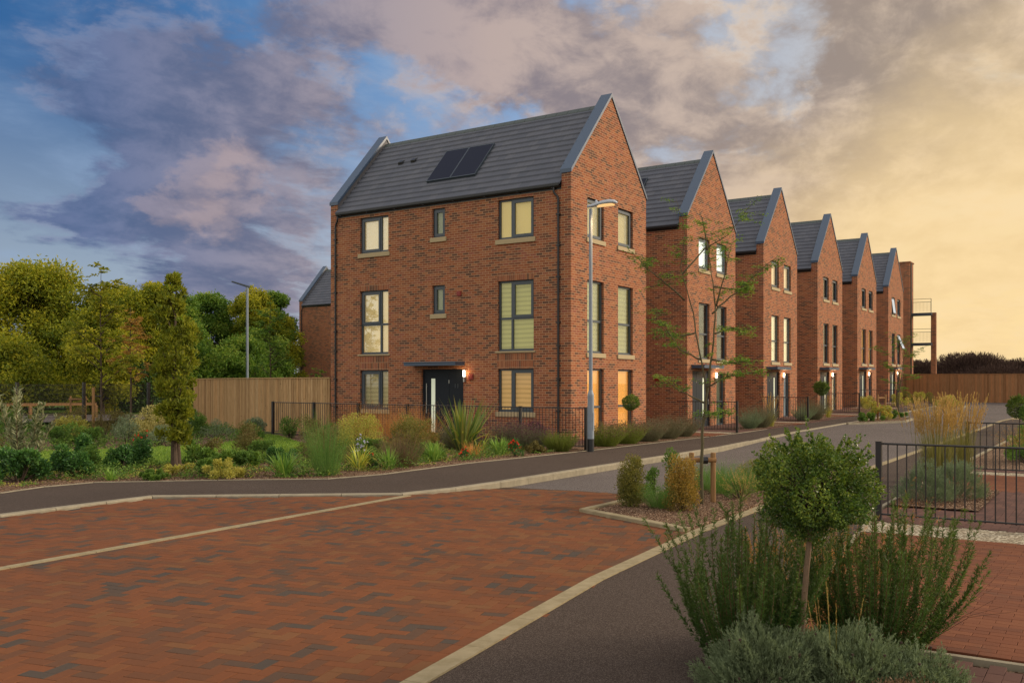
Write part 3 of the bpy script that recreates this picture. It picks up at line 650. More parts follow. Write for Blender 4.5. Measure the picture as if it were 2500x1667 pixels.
    for w in (gable or []):
        window(root, 'y', *w['u'], *w['z'], mull=w.get('mull', ()), trans=w.get('trans', ()), sash=w.get('sash', ()), blind=w['blind'], sill=w.get('sill', .14), proud=w.get('proud', .045), open_pane=w.get('open', False))
    if door:
        p = door['plane']; a, b = door['u']; sp = door['split']; t = door['top']; d = MB()
        bx(d, p, a, a + .06, .08, .17, 0, t); bx(d, p, b - .06, b, .08, .17, 0, t); bx(d, p, a + .06, b - .06, .08, .17, t - .06, t); bx(d, p, a + .06, b - .06, .06, .17, 0, .04)
        bx(d, p, a + .06, sp - .006, .10, .15, .04, t - .06); bx(d, p, sp + .006, b - .06, .10, .15, .04, t - .06)
        do = d.build('door', 'door', root, bevel=.004)
        s0, s1, sz0, sz1 = door['slot']; q = MB(); bx(q, p, s0, s1, .094, .102, sz0, sz1); q.build('door_light', B['slot'], do)
        q = MB(); hu = door['handle']; hz_ = door.get('hz', (.75, 1.75))
        q.tube([mp(p, hu, .045, hz_[0]), mp(p, hu, .045, hz_[1])], .014, 8)
        for zz in (hz_[0] + .1, hz_[1] - .1): q.tube([mp(p, hu, .045, zz), mp(p, hu, .11, zz)], .009, 6)
        q.build('handle', 'steel', do)
        for zz in (.25, 1.75): q = MB(); bx(q, p, sp - .012, sp + .012, .09, .101, zz, zz + .11); q.build('hinge', 'steel', do)
        if number:
            nu = door['num']; loc_ = mp(p, nu, .093, 1.72); rot_ = (R(90), 0, R(-90)) if p == 'x' else (R(90), 0, 0)
            for k_, ch_ in enumerate(number):
                dn = (k_ - .5) * .11 * (-1 if p == 'x' else 1); text_obj(ch_, .20, 'frame', do, mp(p, nu + dn, .093, 1.66), rot_, 'numeral')
        c0, c1 = door['canopy']; q = MB(); bx(q, p, c0, c1, -.52, 0.0, 2.33, 2.43); bx(q, p, c0 - .02, c1 + .02, -.545, 0.002, 2.43, 2.455); q.build('canopy', 'coping', root, bevel=.005)
    if lamp:
        p, lu = lamp; q = MB(); bx(q, p, lu - .03, lu + .03, -.03, 0, 1.80, 2.0); q.tube([mp(p, lu, -.075, 1.80), mp(p, lu, -.075, 1.97)], .033, 10); bx(q, p, lu - .015, lu + .015, -.08, -.02, 1.86, 1.9)
        lo = q.build('wall_lamp', 'steel', root); q = MB(); q.tube([mp(p, lu, -.075, 1.97), mp(p, lu, -.075, 2.17)], .036, 12); q.build('lamp_tube', 'lampglow', lo)
        ll = bpy.data.lights.new('door_lamp', 'POINT'); ll.energy = 5; ll.color = (1, .55, .22); ll.shadow_soft_size = .05
        lo2 = bpy.data.objects.new('door_lamp_light', ll); COL.objects.link(lo2); lo2.parent = root; lo2.location = mp(p, lu, -.16, 2.1)
    for (p, u, z_, s_) in alarm:
        q = MB(); bx(q, p, u - s_ / 2, u + s_ / 2, -.05, 0, z_ - s_ / 2, z_ + s_ / 2); bx(q, p, u - s_ / 2 + .03, u + s_ / 2 - .03, -.058, -.05, z_ - s_ / 2 + .03, z_ + s_ / 2 - .03); q.build('wall_box', 'redbox', root, bevel=.006)
    if solar:
        for (ya, yb, xa, xb) in solar:
            q = MB(); fr = MB()
            def RP(x_, y_, o): nx, nz = -MR / math.hypot(1, MR), 1 / math.hypot(1, MR); return (x_ + nx * o, y_, 7.93 + MR * x_ + nz * o)
            q.hexa([RP(xa, ya, .06), RP(xb, ya, .06), RP(xb, yb, .06), RP(xa, yb, .06), RP(xa, ya, .10), RP(xb, ya, .10), RP(xb, yb, .10), RP(xa, yb, .10)])
            so_ = q.build('solar_panel', 'solar', roof)
            for (x0_, x1_, y0_, y1_) in ((xa - .02, xa, ya - .02, yb + .02), (xb, xb + .02, ya - .02, yb + .02), (xa, xb, ya - .02, ya), (xa, xb, yb, yb + .02)):
                fr.hexa([RP(x0_, y0_, .0), RP(x1_, y0_, .0), RP(x1_, y1_, .0), RP(x0_, y1_, .0), RP(x0_, y0_, .104), RP(x1_, y0_, .104), RP(x1_, y1_, .104), RP(x0_, y1_, .104)])
            fr.build('panel_frame', 'frame', so_)
    return root
def roof_vent(root, y, x_=1.67):
    roof = [c for c in root.children if c.name.startswith('roof')][0]
    q = MB(); z_ = 7.93 + MR * x_
    q.hexa([(x_ - .10, y - .10, z_ - .08), (x_ - .10, y + .10, z_ - .08), (x_ + .16, y + .10, z_ + .15), (x_ + .16, y - .10, z_ + .15), (x_ - .13, y - .09, z_ + .01), (x_ - .13, y + .09, z_ + .01), (x_ + .0, y + .09, z_ + .10), (x_ + .0, y - .09, z_ + .10)])
    q.build('roof_vent', 'black', roof, bevel=.01)
def flue(root, y, z_):
    q = MB(); q.tube([(-.10, y, z_), (.0, y, z_)], .055, 14); q.tube([(-.12, y, z_), (-.10, y, z_)], .075, 14); q.build('boiler_flue', 'steel', root, smooth=False)
    # lower left of each house: the parts named above carry the plain facade, H1 only has windows there
T3, B3, T2, B2, T1 = 7.56, 6.15, 4.985, 2.715, 2.21
tr2 = 3.80
h1 = house('nearest and largest brick house, two solar panels and a door on its long side', (0, 0, 0),
    facade=[dict(u=(7.24, 8.55), z=(B3, T3), mull=(7.64,), sash=((1, 0),), blind='cream', sill=.15),
            dict(u=(4.79, 5.32), z=(6.44, T3), sash=((0, 0),), blind='frost', sill=.15),
            dict(u=(1.33, 2.68), z=(B3, T3), mull=(2.18,), sash=((0, 0),), blind='yel', sill=.15),
            dict(u=(7.24, 8.55), z=(B2, T2), mull=(7.64,), trans=(tr2,), sash=((1, 1),), blind='cream', sill=.05, soldier=((4.985, 5.20), (2.215, 2.46), (2.468, 2.70))),
            dict(u=(4.79, 5.32), z=(3.90, T2 + .02), sash=((0, 0),), blind='frost', sill=.15),
            dict(u=(1.33, 2.68), z=(B2, T2), mull=(2.18,), trans=(tr2,), sash=((0, 1),), blind='yelz', sill=.05, soldier=((4.985, 5.20), (2.215, 2.46), (2.468, 2.70))),
            dict(u=(7.24, 8.55), z=(.70, T1), mull=(7.64,), sash=((1, 0),), blind='creamz', sill=.15),
            dict(u=(1.33, 2.68), z=(.70, T1), mull=(2.18,), sash=((0, 0),), blind='tanz', sill=.15)],
    gable=[dict(u=(1.02, 2.13), z=(B3, T3), sash=((0, 0),), blind='yel'), dict(u=(3.13, 4.24), z=(B3, T3), sash=((0, 0),), blind='yel'),
           dict(u=(1.02, 2.13), z=(2.56, T2), trans=(3.72,), blind='yelz'), dict(u=(3.13, 4.24), z=(2.56, T2), trans=(3.72,), blind='yelz'),
           dict(u=(1.02, 2.13), z=(0, T1), trans=(1.0,), blind='orange', sill=0), dict(u=(3.13, 4.24), z=(0, T1), trans=(1.0,), blind='orange', sill=0)],
    solar=[(5.02, 5.98, .62, 1.74), (3.98, 4.97, .62, 1.74)],
    door=dict(plane='x', u=(4.03, 5.78), top=2.22, split=4.69, slot=(5.27, 5.43), handle=5.60, num=4.38, canopy=(3.98, 6.12)) | {'slot': (5.27, 5.43, .12, 1.91)},
    number='11', lamp=('x', 3.955), alarm=(('x', 4.19, 4.68, .16), ('x', 3.71, 1.96, .18)))
roof_vent(h1, 8.03); roof_vent(h1, 7.44)
HX = [8.94, 17.93, 26.98, 35.97, 45.02]
bl = [('white', 'grey', 'aqua'), ('peach', 'bright', 'pale'), ('dark', 'grey', 'bright'), ('dark', 'amber', 'pale'), ('pale', 'pale', 'grey')]
lab = ['second brick house, two bright white windows under its gable',
       'third brick house along the street, with cream lit windows on its upper two floors',
       'fourth brick house, dark top windows, a clipped ball tree beside its front door',
       'fifth brick house of the row, dark top windows above amber lit ones',
       'sixth and farthest gabled brick house, with casements tilted open, next to the timber fence']
for i, X in enumerate(HX):
    b3, b2, b1 = bl[i]
    dr = dict(plane='y', u=(.52, 2.42), top=2.22, split=1.16, slot=(1.80, 1.93, .15, 1.95), handle=2.28, num=.80, canopy=(.45, 2.55), hz=(.9, 1.1))
    hh = house(lab[i], (X, 0, gz(X + 2.6)),
        gable=[dict(u=(1.17, 2.30), z=(6.10, T3 - .06), sash=((0, 0),), blind=b3, open=(i == 4)), dict(u=(3.08, 4.22), z=(6.10, T3 - .06), sash=((0, 0),), blind=b3, open=False),
               dict(u=(1.17, 2.30), z=(2.55, 4.92), trans=(3.70,), blind=b2), dict(u=(3.08, 4.22), z=(2.55, 4.92), trans=(3.70,), blind=b2, open=(i == 4)),
               dict(u=(3.06, 4.04), z=(0.0, 2.17), trans=(.98,), blind=b1, sill=0)],
        door=dr, number=['14', '16', '18', '20', '22'][i] if False else None, lamp=('y', 2.86), extras=False, group=None,
        solar=[(2.6, 3.6, .95, 2.05), (3.65, 4.6, .95, 2.05)] if i == 0 else None, alarm=((('x', 1.23, 1.93, .20),) if i == 0 else ()))
    if i: flue(hh, 1.19, 2.05)
house('plain gable-ended brick house far behind the left corner of the nearest house', (27.5, 30.2, 0), extras=False)
# forecourts of the terrace
for i, X in enumerate(HX):
    xp = [7.14, 16.3, 25.5, 34.9, 44.2][i]
    paving('block_drive', [(xp - 2.6, -2.58), (xp - .85, -2.62), (xp - .85, -.05), (xp - 2.6, -.05)], lv_path, .03, 'block2', 'run', R(90), seed=20 + i)
    sheet('gravel_strip', [(xp - .85, -2.62), (xp - .05, -2.62), (xp - .05, -.05), (xp - .85, -.05)], lv_path, .03, 'gravel')
    paving('block_path', [(xp + .05, -2.6), (X + 5.3, -2.55), (X + 5.3, -.02), (X + .02, -.02), (xp + .05, -.02)], lv_path, .028, 'block3', 'run', 0, seed=30 + i)
sheet('planting_bed', [(9.2, -2.6), (14.6, -2.5), (14.6, -1.35), (9.2, -1.35)], lv_path, .042, 'mulch')
sheet('planting_bed', [(17.0, -2.45), (22.6, -2.4), (22.6, -1.3), (17.0, -1.3)], lv_path, .042, 'mulch')
sheet('planting_bed', [(28.2, -2.4), (33.4, -2.4), (33.4, -.9), (28.2, -.9)], lv_path, .042, 'mulch')
sheet('planting_bed', [(36.5, -2.5), (46.5, -2.8), (47.5, -.9), (36.5, -.9)], lv_path, .042, 'mulch')
sheet('planting_bed', [(-3.2, -2.28), (4.6, -2.6), (4.6, -1.0), (-2.9, -1.0)], lv_path, .022, 'mulch')
# ------------------------------------------------------------------ block with balconies beyond the terrace
bk = empty('apartment_block', (57.0, 0.75, .5), 0, 'tall narrow dark-topped brick building behind the last gabled house', 'building')
q = MB(); q.box((0, 0, 0), (1.5, 7, 11.1)); q.box((-.06, -.06, 11.1), (1.56, 7.06, 11.2)); q.build('wall', 'brick', bk)
q = MB(); q.box((.25, -.09, 0), (.37, 0, 11.1)); q.build('downpipe', 'black', bk)
bt = empty('balcony_tower', (57.6, .5, .5), 0, 'stacked steel balconies carried on a slim brick pier', 'balconies')
q = MB(); q.box((.75, -1.5, 0), (1.1, -1.12, 7.05)); q.build('pier', 'brick', bt)
for zz in (.25, 4.35, 6.80):
    q = MB(); q.box((.2, -1.25, zz), (.9, .3, zz + (.22 if zz < 7 else .3))); q.build('balcony_slab', 'frame', bt)
    if zz > 1:
        q = MB()
        for yy in (-1.22, .25): q.box((.22, yy - .02, zz + .2), (.26, yy + .02, zz + 1.35))
        for h_ in (1.35, 1.1): q.tube([(.24, -1.22, zz + h_), (.24, .25, zz + h_)], .018, 6)
        for k in range(14): q.tube([(.24, -1.17 + k * .105, zz + .3), (.24, -1.17 + k * .105, zz + 1.1)], .006, 4)
        q.build('balustrade', 'rail', bt)
# ------------------------------------------------------------------ railings
def railing(x0, y0, x1, y1, lv, label, bays, top=1.10, last_post=True, group='black bar railings', spacing=.105, zoff=0.0):
    root = empty('railing', (x0, y0, lv(x0, y0) + zoff), 0, label, 'railing', group)
    dx, dy = x1 - x0, y1 - y0; L = math.hypot(dx, dy); ux, uy = dx / L, dy / L
    def P(s, z): return (ux * s, uy * s, z)
    cuts = [L * k / bays for k in range(bays + 1)]
    for k, s in enumerate(cuts):
        if k == bays and not last_post: continue
        q = MB(); q.box((ux * s - .036, uy * s - .036, -.15), (ux * s + .036, uy * s + .036, top + .025)); q.box((ux * s - .04, uy * s - .04, top + .025), (ux * s + .04, uy * s + .04, top + .032))
        q.build('post', 'rail', root)
    for a, b in zip(cuts, cuts[1:]):
        q = MB(); q.tube([P(a + .03, top), P(b - .03, top)], .016, 6); q.tube([P(a + .03, .12), P(b - .03, .12)], .013, 6)
        n = max(1, round((b - a) / spacing))
        for i in range(1, n): s = a + (b - a) * i / n; q.tube([P(s, .10), P(s, top + .0)], .0085, 6)
        for e in (a + .05, b - .05): q.box((ux * e - .03, uy * e - .03, top - .012), (ux * e + .03, uy * e + .03, top + .012))
        q.build('bar_panel', 'rail', root)
    return root
railing(-3.30, -2.33, -2.25, 10.5, lv_path, 'long black bar railing between the planting bed and the nearest house', 6)
for i, (xp, nm) in enumerate([(7.14, 'short black railing beside the door of the second house'), (16.36, 'short black railing beside the door of the third house'), (25.7, 'short black railing beyond the ball tree at the fourth house'), (35.2, 'farthest short black railing, at the fifth house')]):
    yl = -.35
    railing(xp, -2.62 if i == 0 else -2.48, xp, yl, lv_path, nm, 1, last_post=False)
railing(-11.45, -11.27, -11.45, -17.2, lv_r, 'near black railing at the right, beside the strip of buff gravel', 3, top=1.06, spacing=.113)
railing(-4.1, -11.4, -4.1, -17.2, lv_r, 'farther black railing at the right, behind the feathery tall grass', 3, top=1.02, spacing=.113)
# ------------------------------------------------------------------ timber fences
def fence(pts, h, lv, mat, label, bay=2.4, seed=0, bw=.115, cap=True):
    x0, y0 = pts[0]; root = empty('timber_fence', (x0, y0, 0), 0, label, 'fence'); rg = random.Random(seed)
    for (ax, ay), (bx_, by_) in zip(pts, pts[1:]):
        L = math.dist((ax, ay), (bx_, by_)); ux, uy = (bx_ - ax) / L, (by_ - ay) / L; nx_, ny_ = -uy, ux; nb = max(1, round(L / bay))
        for k in range(nb):
            s0, s1 = L * k / nb, L * (k + 1) / nb; n = round((s1 - s0) / bw); q = MB()
            for i in range(n):
                a, b = s0 + (s1 - s0) * i / n + .002, s0 + (s1 - s0) * (i + 1) / n + .012
                def Q(s, d): return (ax + ux * s + nx_ * d - x0, ay + uy * s + ny_ * d - y0)
                g0 = lv(ax + ux * a, ay + uy * a); hh = h + rg.uniform(-.008, .008)
                p = [Q(a, .012), Q(b, -.004), Q(b, -.022), Q(a, -.004)]
                q.hexa([(*c, g0 - .1) for c in p] + [(*c, g0 + hh) for c in p], rg.random())
            q.build('board_panel', mat, root, rnd=True)
            c = MB(); g0, g1 = lv(ax + ux * s0, ay + uy * s0), lv(ax + ux * s1, ay + uy * s1)
            def Q3(s, d, z): return (ax + ux * s + nx_ * d - x0, ay + uy * s + ny_ * d - y0, z)
            for z0_, z1_, d0, d1 in ((.3, .38, -.06, -.023), (1.0, 1.08, -.06, -.023), (h - .3, h - .22, -.06, -.023)) + (((h + .008, h + .04, -.045, .035),) if cap else ()):
                c.hexa([Q3(s0, d0, g0 + z0_), Q3(s1, d0, g1 + z0_), Q3(s1, d1, g1 + z0_), Q3(s0, d1, g0 + z0_), Q3(s0, d0, g0 + z1_), Q3(s1, d0, g1 + z1_), Q3(s1, d1, g1 + z1_), Q3(s0, d1, g0 + z1_)], .5)
            c.build('fence_rail', mat, root, rnd=True)
            c = MB(); g0 = lv(ax + ux * s0, ay + uy * s0)
            p = [Q3(s0 - .05, -.16, 0), Q3(s0 + .05, -.16, 0), Q3(s0 + .05, -.062, 0), Q3(s0 - .05, -.062, 0)]
            c.hexa([(a[0], a[1], g0 - .2) for a in p] + [(a[0], a[1], g0 + h - .05) for a in p], .4); c.build('post', mat, root, rnd=True)
    return root
fence([(-.0, 10.0), (-.12, 12.1), (1.1, 16.4), (3.1, 21.6)], 1.93, lv_path, 'wood', 'weathered vertical-board fence running left from the nearest house', seed=4)
fence([(46.2, -20), (47.6, -9), (50.4, .0)], 1.93, lambda x, y: gz(x) + .02, 'wood2', 'long brown board fence closing the far end of the street', seed=5)
# mesh fence with green-black posts at the back of the garden
mf = empty('mesh_fence', (-6.2, 26.1, 0), 0, 'dark welded mesh fence with thick posts at the back of the garden', 'fence')
pts = [(-6.2, 26.1), (-3.09, 25.1), (-.66, 24.15), (1.9, 23.2), (3.3, 22.2)]
for i, (a, b) in enumerate(zip(pts, pts[1:])):
    q = MB(); L = math.dist(a, b); n = int(L / .05)
    for k in range(n + 1):
        s = k / n; x_, y_ = a[0] + (b[0] - a[0]) * s + 6.2, a[1] + (b[1] - a[1]) * s - 26.1; q.box((x_ - .0035, y_ - .0035, .05), (x_ + .0035, y_ + .0035, 1.72))
    for z_ in np.arange(.08, 1.75, .2):
        q.hexa([(a[0] + 6.2, a[1] - 26.1 - .006, z_), (b[0] + 6.2, b[1] - 26.1 - .006, z_), (b[0] + 6.2, b[1] - 26.1 + .006, z_), (a[0] + 6.2, a[1] - 26.1 + .006, z_)] + [(a[0] + 6.2, a[1] - 26.1 - .006, z_ + .012), (b[0] + 6.2, b[1] - 26.1 - .006, z_ + .012), (b[0] + 6.2, b[1] - 26.1 + .006, z_ + .012), (a[0] + 6.2, a[1] - 26.1 + .006, z_ + .012)])
    q.build('mesh_panel', 'rail', mf)
for p in pts:
    q = MB(); x_, y_ = p[0] + 6.2, p[1] - 26.1; q.box((x_ - .055, y_ - .055, -.1), (x_ + .055, y_ + .055, 1.78)); q.box((x_ - .06, y_ - .06, 1.78), (x_ + .06, y_ + .06, 1.80)); q.build('post', 'rail', mf)
# low timber rail beyond the mesh fence, and the small post frame
tr_ = empty('timber_rail', (-2, 30.5, 0), 0, 'low pale timber knee rail beyond the mesh fence', 'rail')
q = MB(); q.hexa([(-14, 6.5, .66), (5.0, -1.6, .66), (5.05, -1.48, .66), (-13.95, 6.62, .66), (-14, 6.5, .80), (5.0, -1.6, .80), (5.05, -1.48, .80), (-13.95, 6.62, .80)], .6); q.build('top_rail', 'stake', tr_, rnd=True)
for k in range(8):
    s = k / 7; x_, y_ = -13.9 + 18.9 * s, 6.5 - 8.05 * s; q = MB(); q.box((x_ - .06, y_ - .06, -.1), (x_ + .06, y_ + .06, .66), .4); q.build('post', 'stake', tr_, rnd=True)
def goalframe(x_, y_, label):
    r_ = empty('tree_guard', (x_, y_, 0), 0, label, 'tree guard')
    for dx in (-.35, .35): q = MB(); q.tube([(dx * .55, -dx * .83, -.1), (dx * .55, -dx * .83, 1.15)], .045, 8, r=.5); q.build('post', 'stake', r_, rnd=True)
    q = MB(); q.tube([(-.25, .36, 1.0), (.25, -.36, 1.0)], .04, 8, r=.7); q.build('crossbar', 'stake', r_, rnd=True)
goalframe(1.2, 27.6, 'low timber goalpost-shaped tree frame behind the mesh fence')
# ------------------------------------------------------------------ street lamps
sp_ = empty('street_lamp', (-3.47, -2.56, 0), 0, 'grey street lamp with black foot, lit, in front of the nearest house corner', 'street lamp')
q = MB(); q.tube([(0, 0, -.1), (0, 0, .33)], .0865, 20); q.build('foot', 'black', sp_, smooth=False)
q = MB(); q.tube([(0, 0, .33), (0, 0, 1.42), (0, 0, 1.46), (0, 0, 1.56), (0, 0, 1.58)], [.085, .085, .083, .052, .048], 20); q.tube([(0, 0, 1.58), (0, 0, 6.22)], [.048, .044], 16)
q.box((-.03, -.088, .55), (.03, -.084, 1.0)); q.build('column', 'galv', sp_)
def head(parent, L, mat, lens=True, tilt=.0):
    q = MB(); n = 12; secs = [(-.09, .035, .045, .0), (-.02, .05, .055, .0), (.10, .06, .06, .008), (.22, .095, .075, .02), (.38, .13, .085, .035), (.55, .135, .085, .04), (.68, .105, .065, .035), (.75, .04, .03, .02)]
    vs = []; fs = []
    for s, w, h_, zo in secs:
        for k in range(n):
            t = 2 * math.pi * k / n; cz = math.sin(t) * h_; cz = cz if cz > 0 else cz * .55
            vs.append((math.cos(t) * w, -s * L / .75, 6.28 + zo + cz + tilt * s))
    for i in range(len(secs) - 1):
        for k in range(n): fs.append((i * n + k, i * n + (k + 1) % n, (i + 1) * n + (k + 1) % n, (i + 1) * n + k))
    fs += [tuple(range(n)), tuple(range(len(vs) - 1, len(vs) - n - 1, -1))]
    q.add(vs, fs); q.tube([(0, -.16, 6.33), (0, -.16, 6.40), (0, -.16, 6.43)], [.035, .033, .015], 10)
    h_ = q.build('lamp_head', mat, parent, smooth=True)
    if lens:
        q = MB(); vs = []; fs = []
        for s, w, zo in ((.20, .05, -.03), (.28, .085, -.055), (.45, .10, -.062), (.58, .09, -.05), (.66, .05, -.03)):
            for k in range(8):
                t = math.pi + math.pi * k / 7; vs.append((math.cos(t) * w, -s * L / .75, 6.285 + math.sin(t) * .055 - .0))
        for i in range(4):
            for k in range(7): fs.append((i * 8 + k, i * 8 + k + 1, (i + 1) * 8 + k + 1, (i + 1) * 8 + k))
        q.add(vs, fs); q.build('lens', 'lens', h_)
    return h_
head(sp_, .75, 'lampw')
ll = bpy.data.lights.new('street_lamp_light', 'SPOT'); ll.energy = 130; ll.color = (1, .62, .28); ll.spot_size = R(150); ll.spot_blend = .8; ll.shadow_soft_size = .12
lo = bpy.data.objects.new('street_lamp_light', ll); COL.objects.link(lo); lo.parent = sp_; lo.location = (0, -.42, 6.17)
fl = empty('street_lamp', (16.2, 33.1, 0), 0, 'tall thin grey street lamp among the trees behind the board fence', 'street lamp')
q = MB(); q.tube([(0, 0, -.1), (0, 0, 1.5), (0, 0, 1.6), (0, 0, 7.5)], [.10, .10, .085, .075], 12); q.tube([(0, 0, 7.5), (0, 0, 7.9)], .09, 10); q.build('column', 'galv', fl)
q = MB(); q.hexa([(-.75, .55, 8.22), (-.68, .72, 8.22), (.16, -.02, 7.86), (.06, -.16, 7.86), (-.75, .55, 8.28), (-.68, .72, 8.28), (.16, -.02, 7.98), (.06, -.16, 7.98)]); q.build('lamp_head', 'frame', fl)
fl = empty('street_lamp', (29.35, 49.5, 0), 0, 'distant small street lamp with a flat pale head, half hidden in leaves', 'street lamp')
q = MB(); q.tube([(0, 0, -.1), (0, 0, 3.6)], .06, 8); q.build('column', 'galv', fl)
q = MB(); q.box((-.45, -.75, 3.6), (.3, .2, 3.72)); q.build('lamp_head', 'lampw', fl, bevel=.03)
# ------------------------------------------------------------------ bed in the road: kerbs and soil
def lvb(x, y): return lv_road(x, y)
sheet('planting_bed', [(-12.95, -7.66), (-10.5, -7.56), (-6.6, -8.3), (-5.4, -9.38), (-10.8, -9.40), (-13.55, -9.44)], lv_road, .045, 'mulch', .1)
strip('kerb', [(-5.2, -9.42), (-6.5, -8.22), (-10.5, -7.48), (-13.02, -7.56), (-13.74, -9.44)], .13, lv_road, .07, -.15, 'edging', chamfer=.008, gap=.004)
sheet('planting_bed', [(16.2, -4.2), (19.1, -5.75), (21.5, -5.7), (25.4, -4.2)], lv_road, .05, 'mulch', .1)
strip('kerb', [(25.5, -4.1), (21.6, -5.72), (19.1, -5.82), (16.1, -4.15)], .12, lv_road, .08, -.1, 'concrete')
sheet('planting_bed', [(35.2, -4.2), (36.2, -5.5), (40, -5.6), (41.5, -4.2)], lv_road, .05, 'mulch', .1)
strip('kerb', [(41.6, -4.1), (40, -5.62), (36.2, -5.6), (35.0, -4.1)], .12, lv_road, .08, -.1, 'concrete')
sheet('planting_bed', [(-10.0, -11.1), (-7.3, -11.02), (-7.3, -12.3), (-10.0, -12.3)], lv_r, .06, 'mulch')
sheet('planting_bed', [(-3.2, -11.15), (24, -11.1), (24, -16), (-3.2, -16)], lv_r, .05, 'mulch')
# ------------------------------------------------------------------ vegetation builders
G = (.030, .060, .012)
L = {}
L['tree_gold'] = leafmat('golden_green_leaves', [(.036, .062, .008), (.105, .125, .012), (.185, .185, .016), (.28, .24, .022)], trans=.40)
L['tree_green'] = leafmat('fresh_green_leaves', [(.022, .052, .010), (.050, .100, .016), (.095, .150, .024), (.17, .20, .035)], trans=.40)
L['tree_dark'] = leafmat('deep_green_leaves', [(.014, .030, .010), (.030, .060, .016), (.055, .095, .022)], trans=.25)
L['oak'] = leafmat('olive_oak_leaves', [(.035, .050, .008), (.085, .100, .010), (.15, .150, .015), (.10, .15, .02)], trans=.4)
L['russet'] = leafmat('russet_leaves', [(.11, .055, .014), (.19, .10, .022), (.24, .15, .035), (.12, .10, .02)], trans=.3)
L['shrub'] = leafmat('dark_glossy_shrub_leaves', [(.012, .036, .012), (.024, .066, .016), (.045, .105, .022), (.08, .14, .03)], .4, .18, .5)
L['mid'] = leafmat('mid_green_leaves', [(.030, .060, .014), (.060, .110, .020), (.110, .165, .028)], trans=.25)
L['olive'] = leafmat('olive_brown_leaves', [(.045, .038, .014), (.080, .065, .022), (.11, .10, .035), (.14, .085, .04)], trans=.25)
L['yellow'] = leafmat('yellow_green_leaves', [(.11, .115, .02), (.20, .19, .035), (.30, .27, .07), (.12, .13, .03)], trans=.3)
L['varieg'] = leafmat('cream_variegated_leaves', [(.10, .10, .025), (.24, .21, .07), (.38, .33, .14), (.14, .13, .04)], trans=.3)
L['silver'] = leafmat('silver_grey_leaves', [(.065, .088, .052), (.105, .135, .082), (.15, .18, .115)], .7, .2, .2)
L['silver2'] = leafmat('near_silver_leaves', [(.060, .080, .042), (.098, .125, .070), (.14, .17, .10)], .7, .2, .2)
L['lav'] = leafmat('lavender_foliage', [(.055, .060, .034), (.085, .080, .045), (.10, .105, .065), (.12, .085, .065)], trans=.2)
L['lavg'] = leafmat('green_lavender_foliage', [(.055, .085, .014), (.10, .125, .018), (.085, .075, .03)], trans=.25)
L['brown'] = leafmat('brown_seed_stems', [(.050, .030, .018), (.085, .052, .030), (.12, .08, .045)], trans=.15)
L['strap'] = leafmat('bright_strap_leaves', [(.050, .11, .02), (.10, .18, .03), (.17, .24, .05)], .45, .3, .4)
L['strapy'] = leafmat('yellowing_strap_leaves', [(.09, .14, .02), (.22, .24, .04), (.34, .30, .05)], .45, .3, .4)
L['phorm'] = leafmat('striped_flax_leaves', [(.045, .080, .022), (.075, .115, .03), (.12, .14, .035), (.20, .17, .05)], .42, .2, .4)
L['feather'] = leafmat('soft_feathery_green', [(.035, .085, .018), (.065, .125, .028), (.10, .16, .04)], trans=.35)
L['orange'] = leafmat('orange_bronze_grass', [(.20, .085, .025), (.30, .14, .04), (.38, .20, .07)], trans=.35)
L['straw'] = leafmat('golden_straw_plumes', [(.20, .125, .045), (.27, .175, .068), (.34, .235, .10)], trans=.35)
L['reed'] = leafmat('olive_reed_stems', [(.075, .075, .022), (.11, .11, .03), (.16, .14, .05)], trans=.3)
L['rosem'] = leafmat('rosemary_needles', [(.018, .040, .010), (.030, .060, .013), (.050, .082, .017), (.085, .115, .024)], .5, .22, .4)
L['box'] = leafmat('olive_box_leaves', [(.050, .055, .014), (.085, .085, .018), (.13, .12, .03), (.17, .13, .03)], .4, .25, .4)
L['boxy'] = leafmat('amber_box_leaves', [(.07, .055, .014), (.13, .095, .02), (.21, .14, .03), (.28, .15, .03)], .4, .25, .4)
L['holly'] = leafmat('small_glossy_ball_leaves', [(.014, .034, .010), (.036, .070, .013), (.080, .115, .016), (.165, .175, .024)], .35, .2, .5)
L['purple'] = leafmat('purple_leaves', [(.045, .018, .03), (.075, .028, .045), (.10, .045, .05)], trans=.2)
L['red'] = leafmat('red_petals', [(.45, .018, .012), (.62, .03, .015)], .5, .2, .3)
L['orangefl'] = leafmat('orange_petals', [(.55, .12, .03), (.65, .20, .05), (.5, .06, .02)], .5, .2, .3)
L['blue'] = leafmat('lilac_petals', [(.25, .25, .45), (.35, .35, .55)], .5, .2, .3)
L['twig'] = leafmat('bare_purple_brown_twigs', [(.030, .019, .018), (.046, .029, .025), (.060, .038, .030)], .8, .05, .1)
L['wisp'] = leafmat('pale_stem_leaves', [(.06, .075, .03), (.12, .13, .07), (.20, .20, .12), (.035, .055, .018)], .45, .25, .4)
L['grassy'] = leafmat('lawn_blades', [(.055, .105, .015), (.095, .155, .02), (.15, .20, .03)], trans=.3)
def rnd_unit(rng, n):
    v = rng.normal(size=(n, 3)); return v / np.linalg.norm(v, axis=1, keepdims=True)
def nrm(v): return v / (np.linalg.norm(v, axis=-1, keepdims=True) + 1e-9)
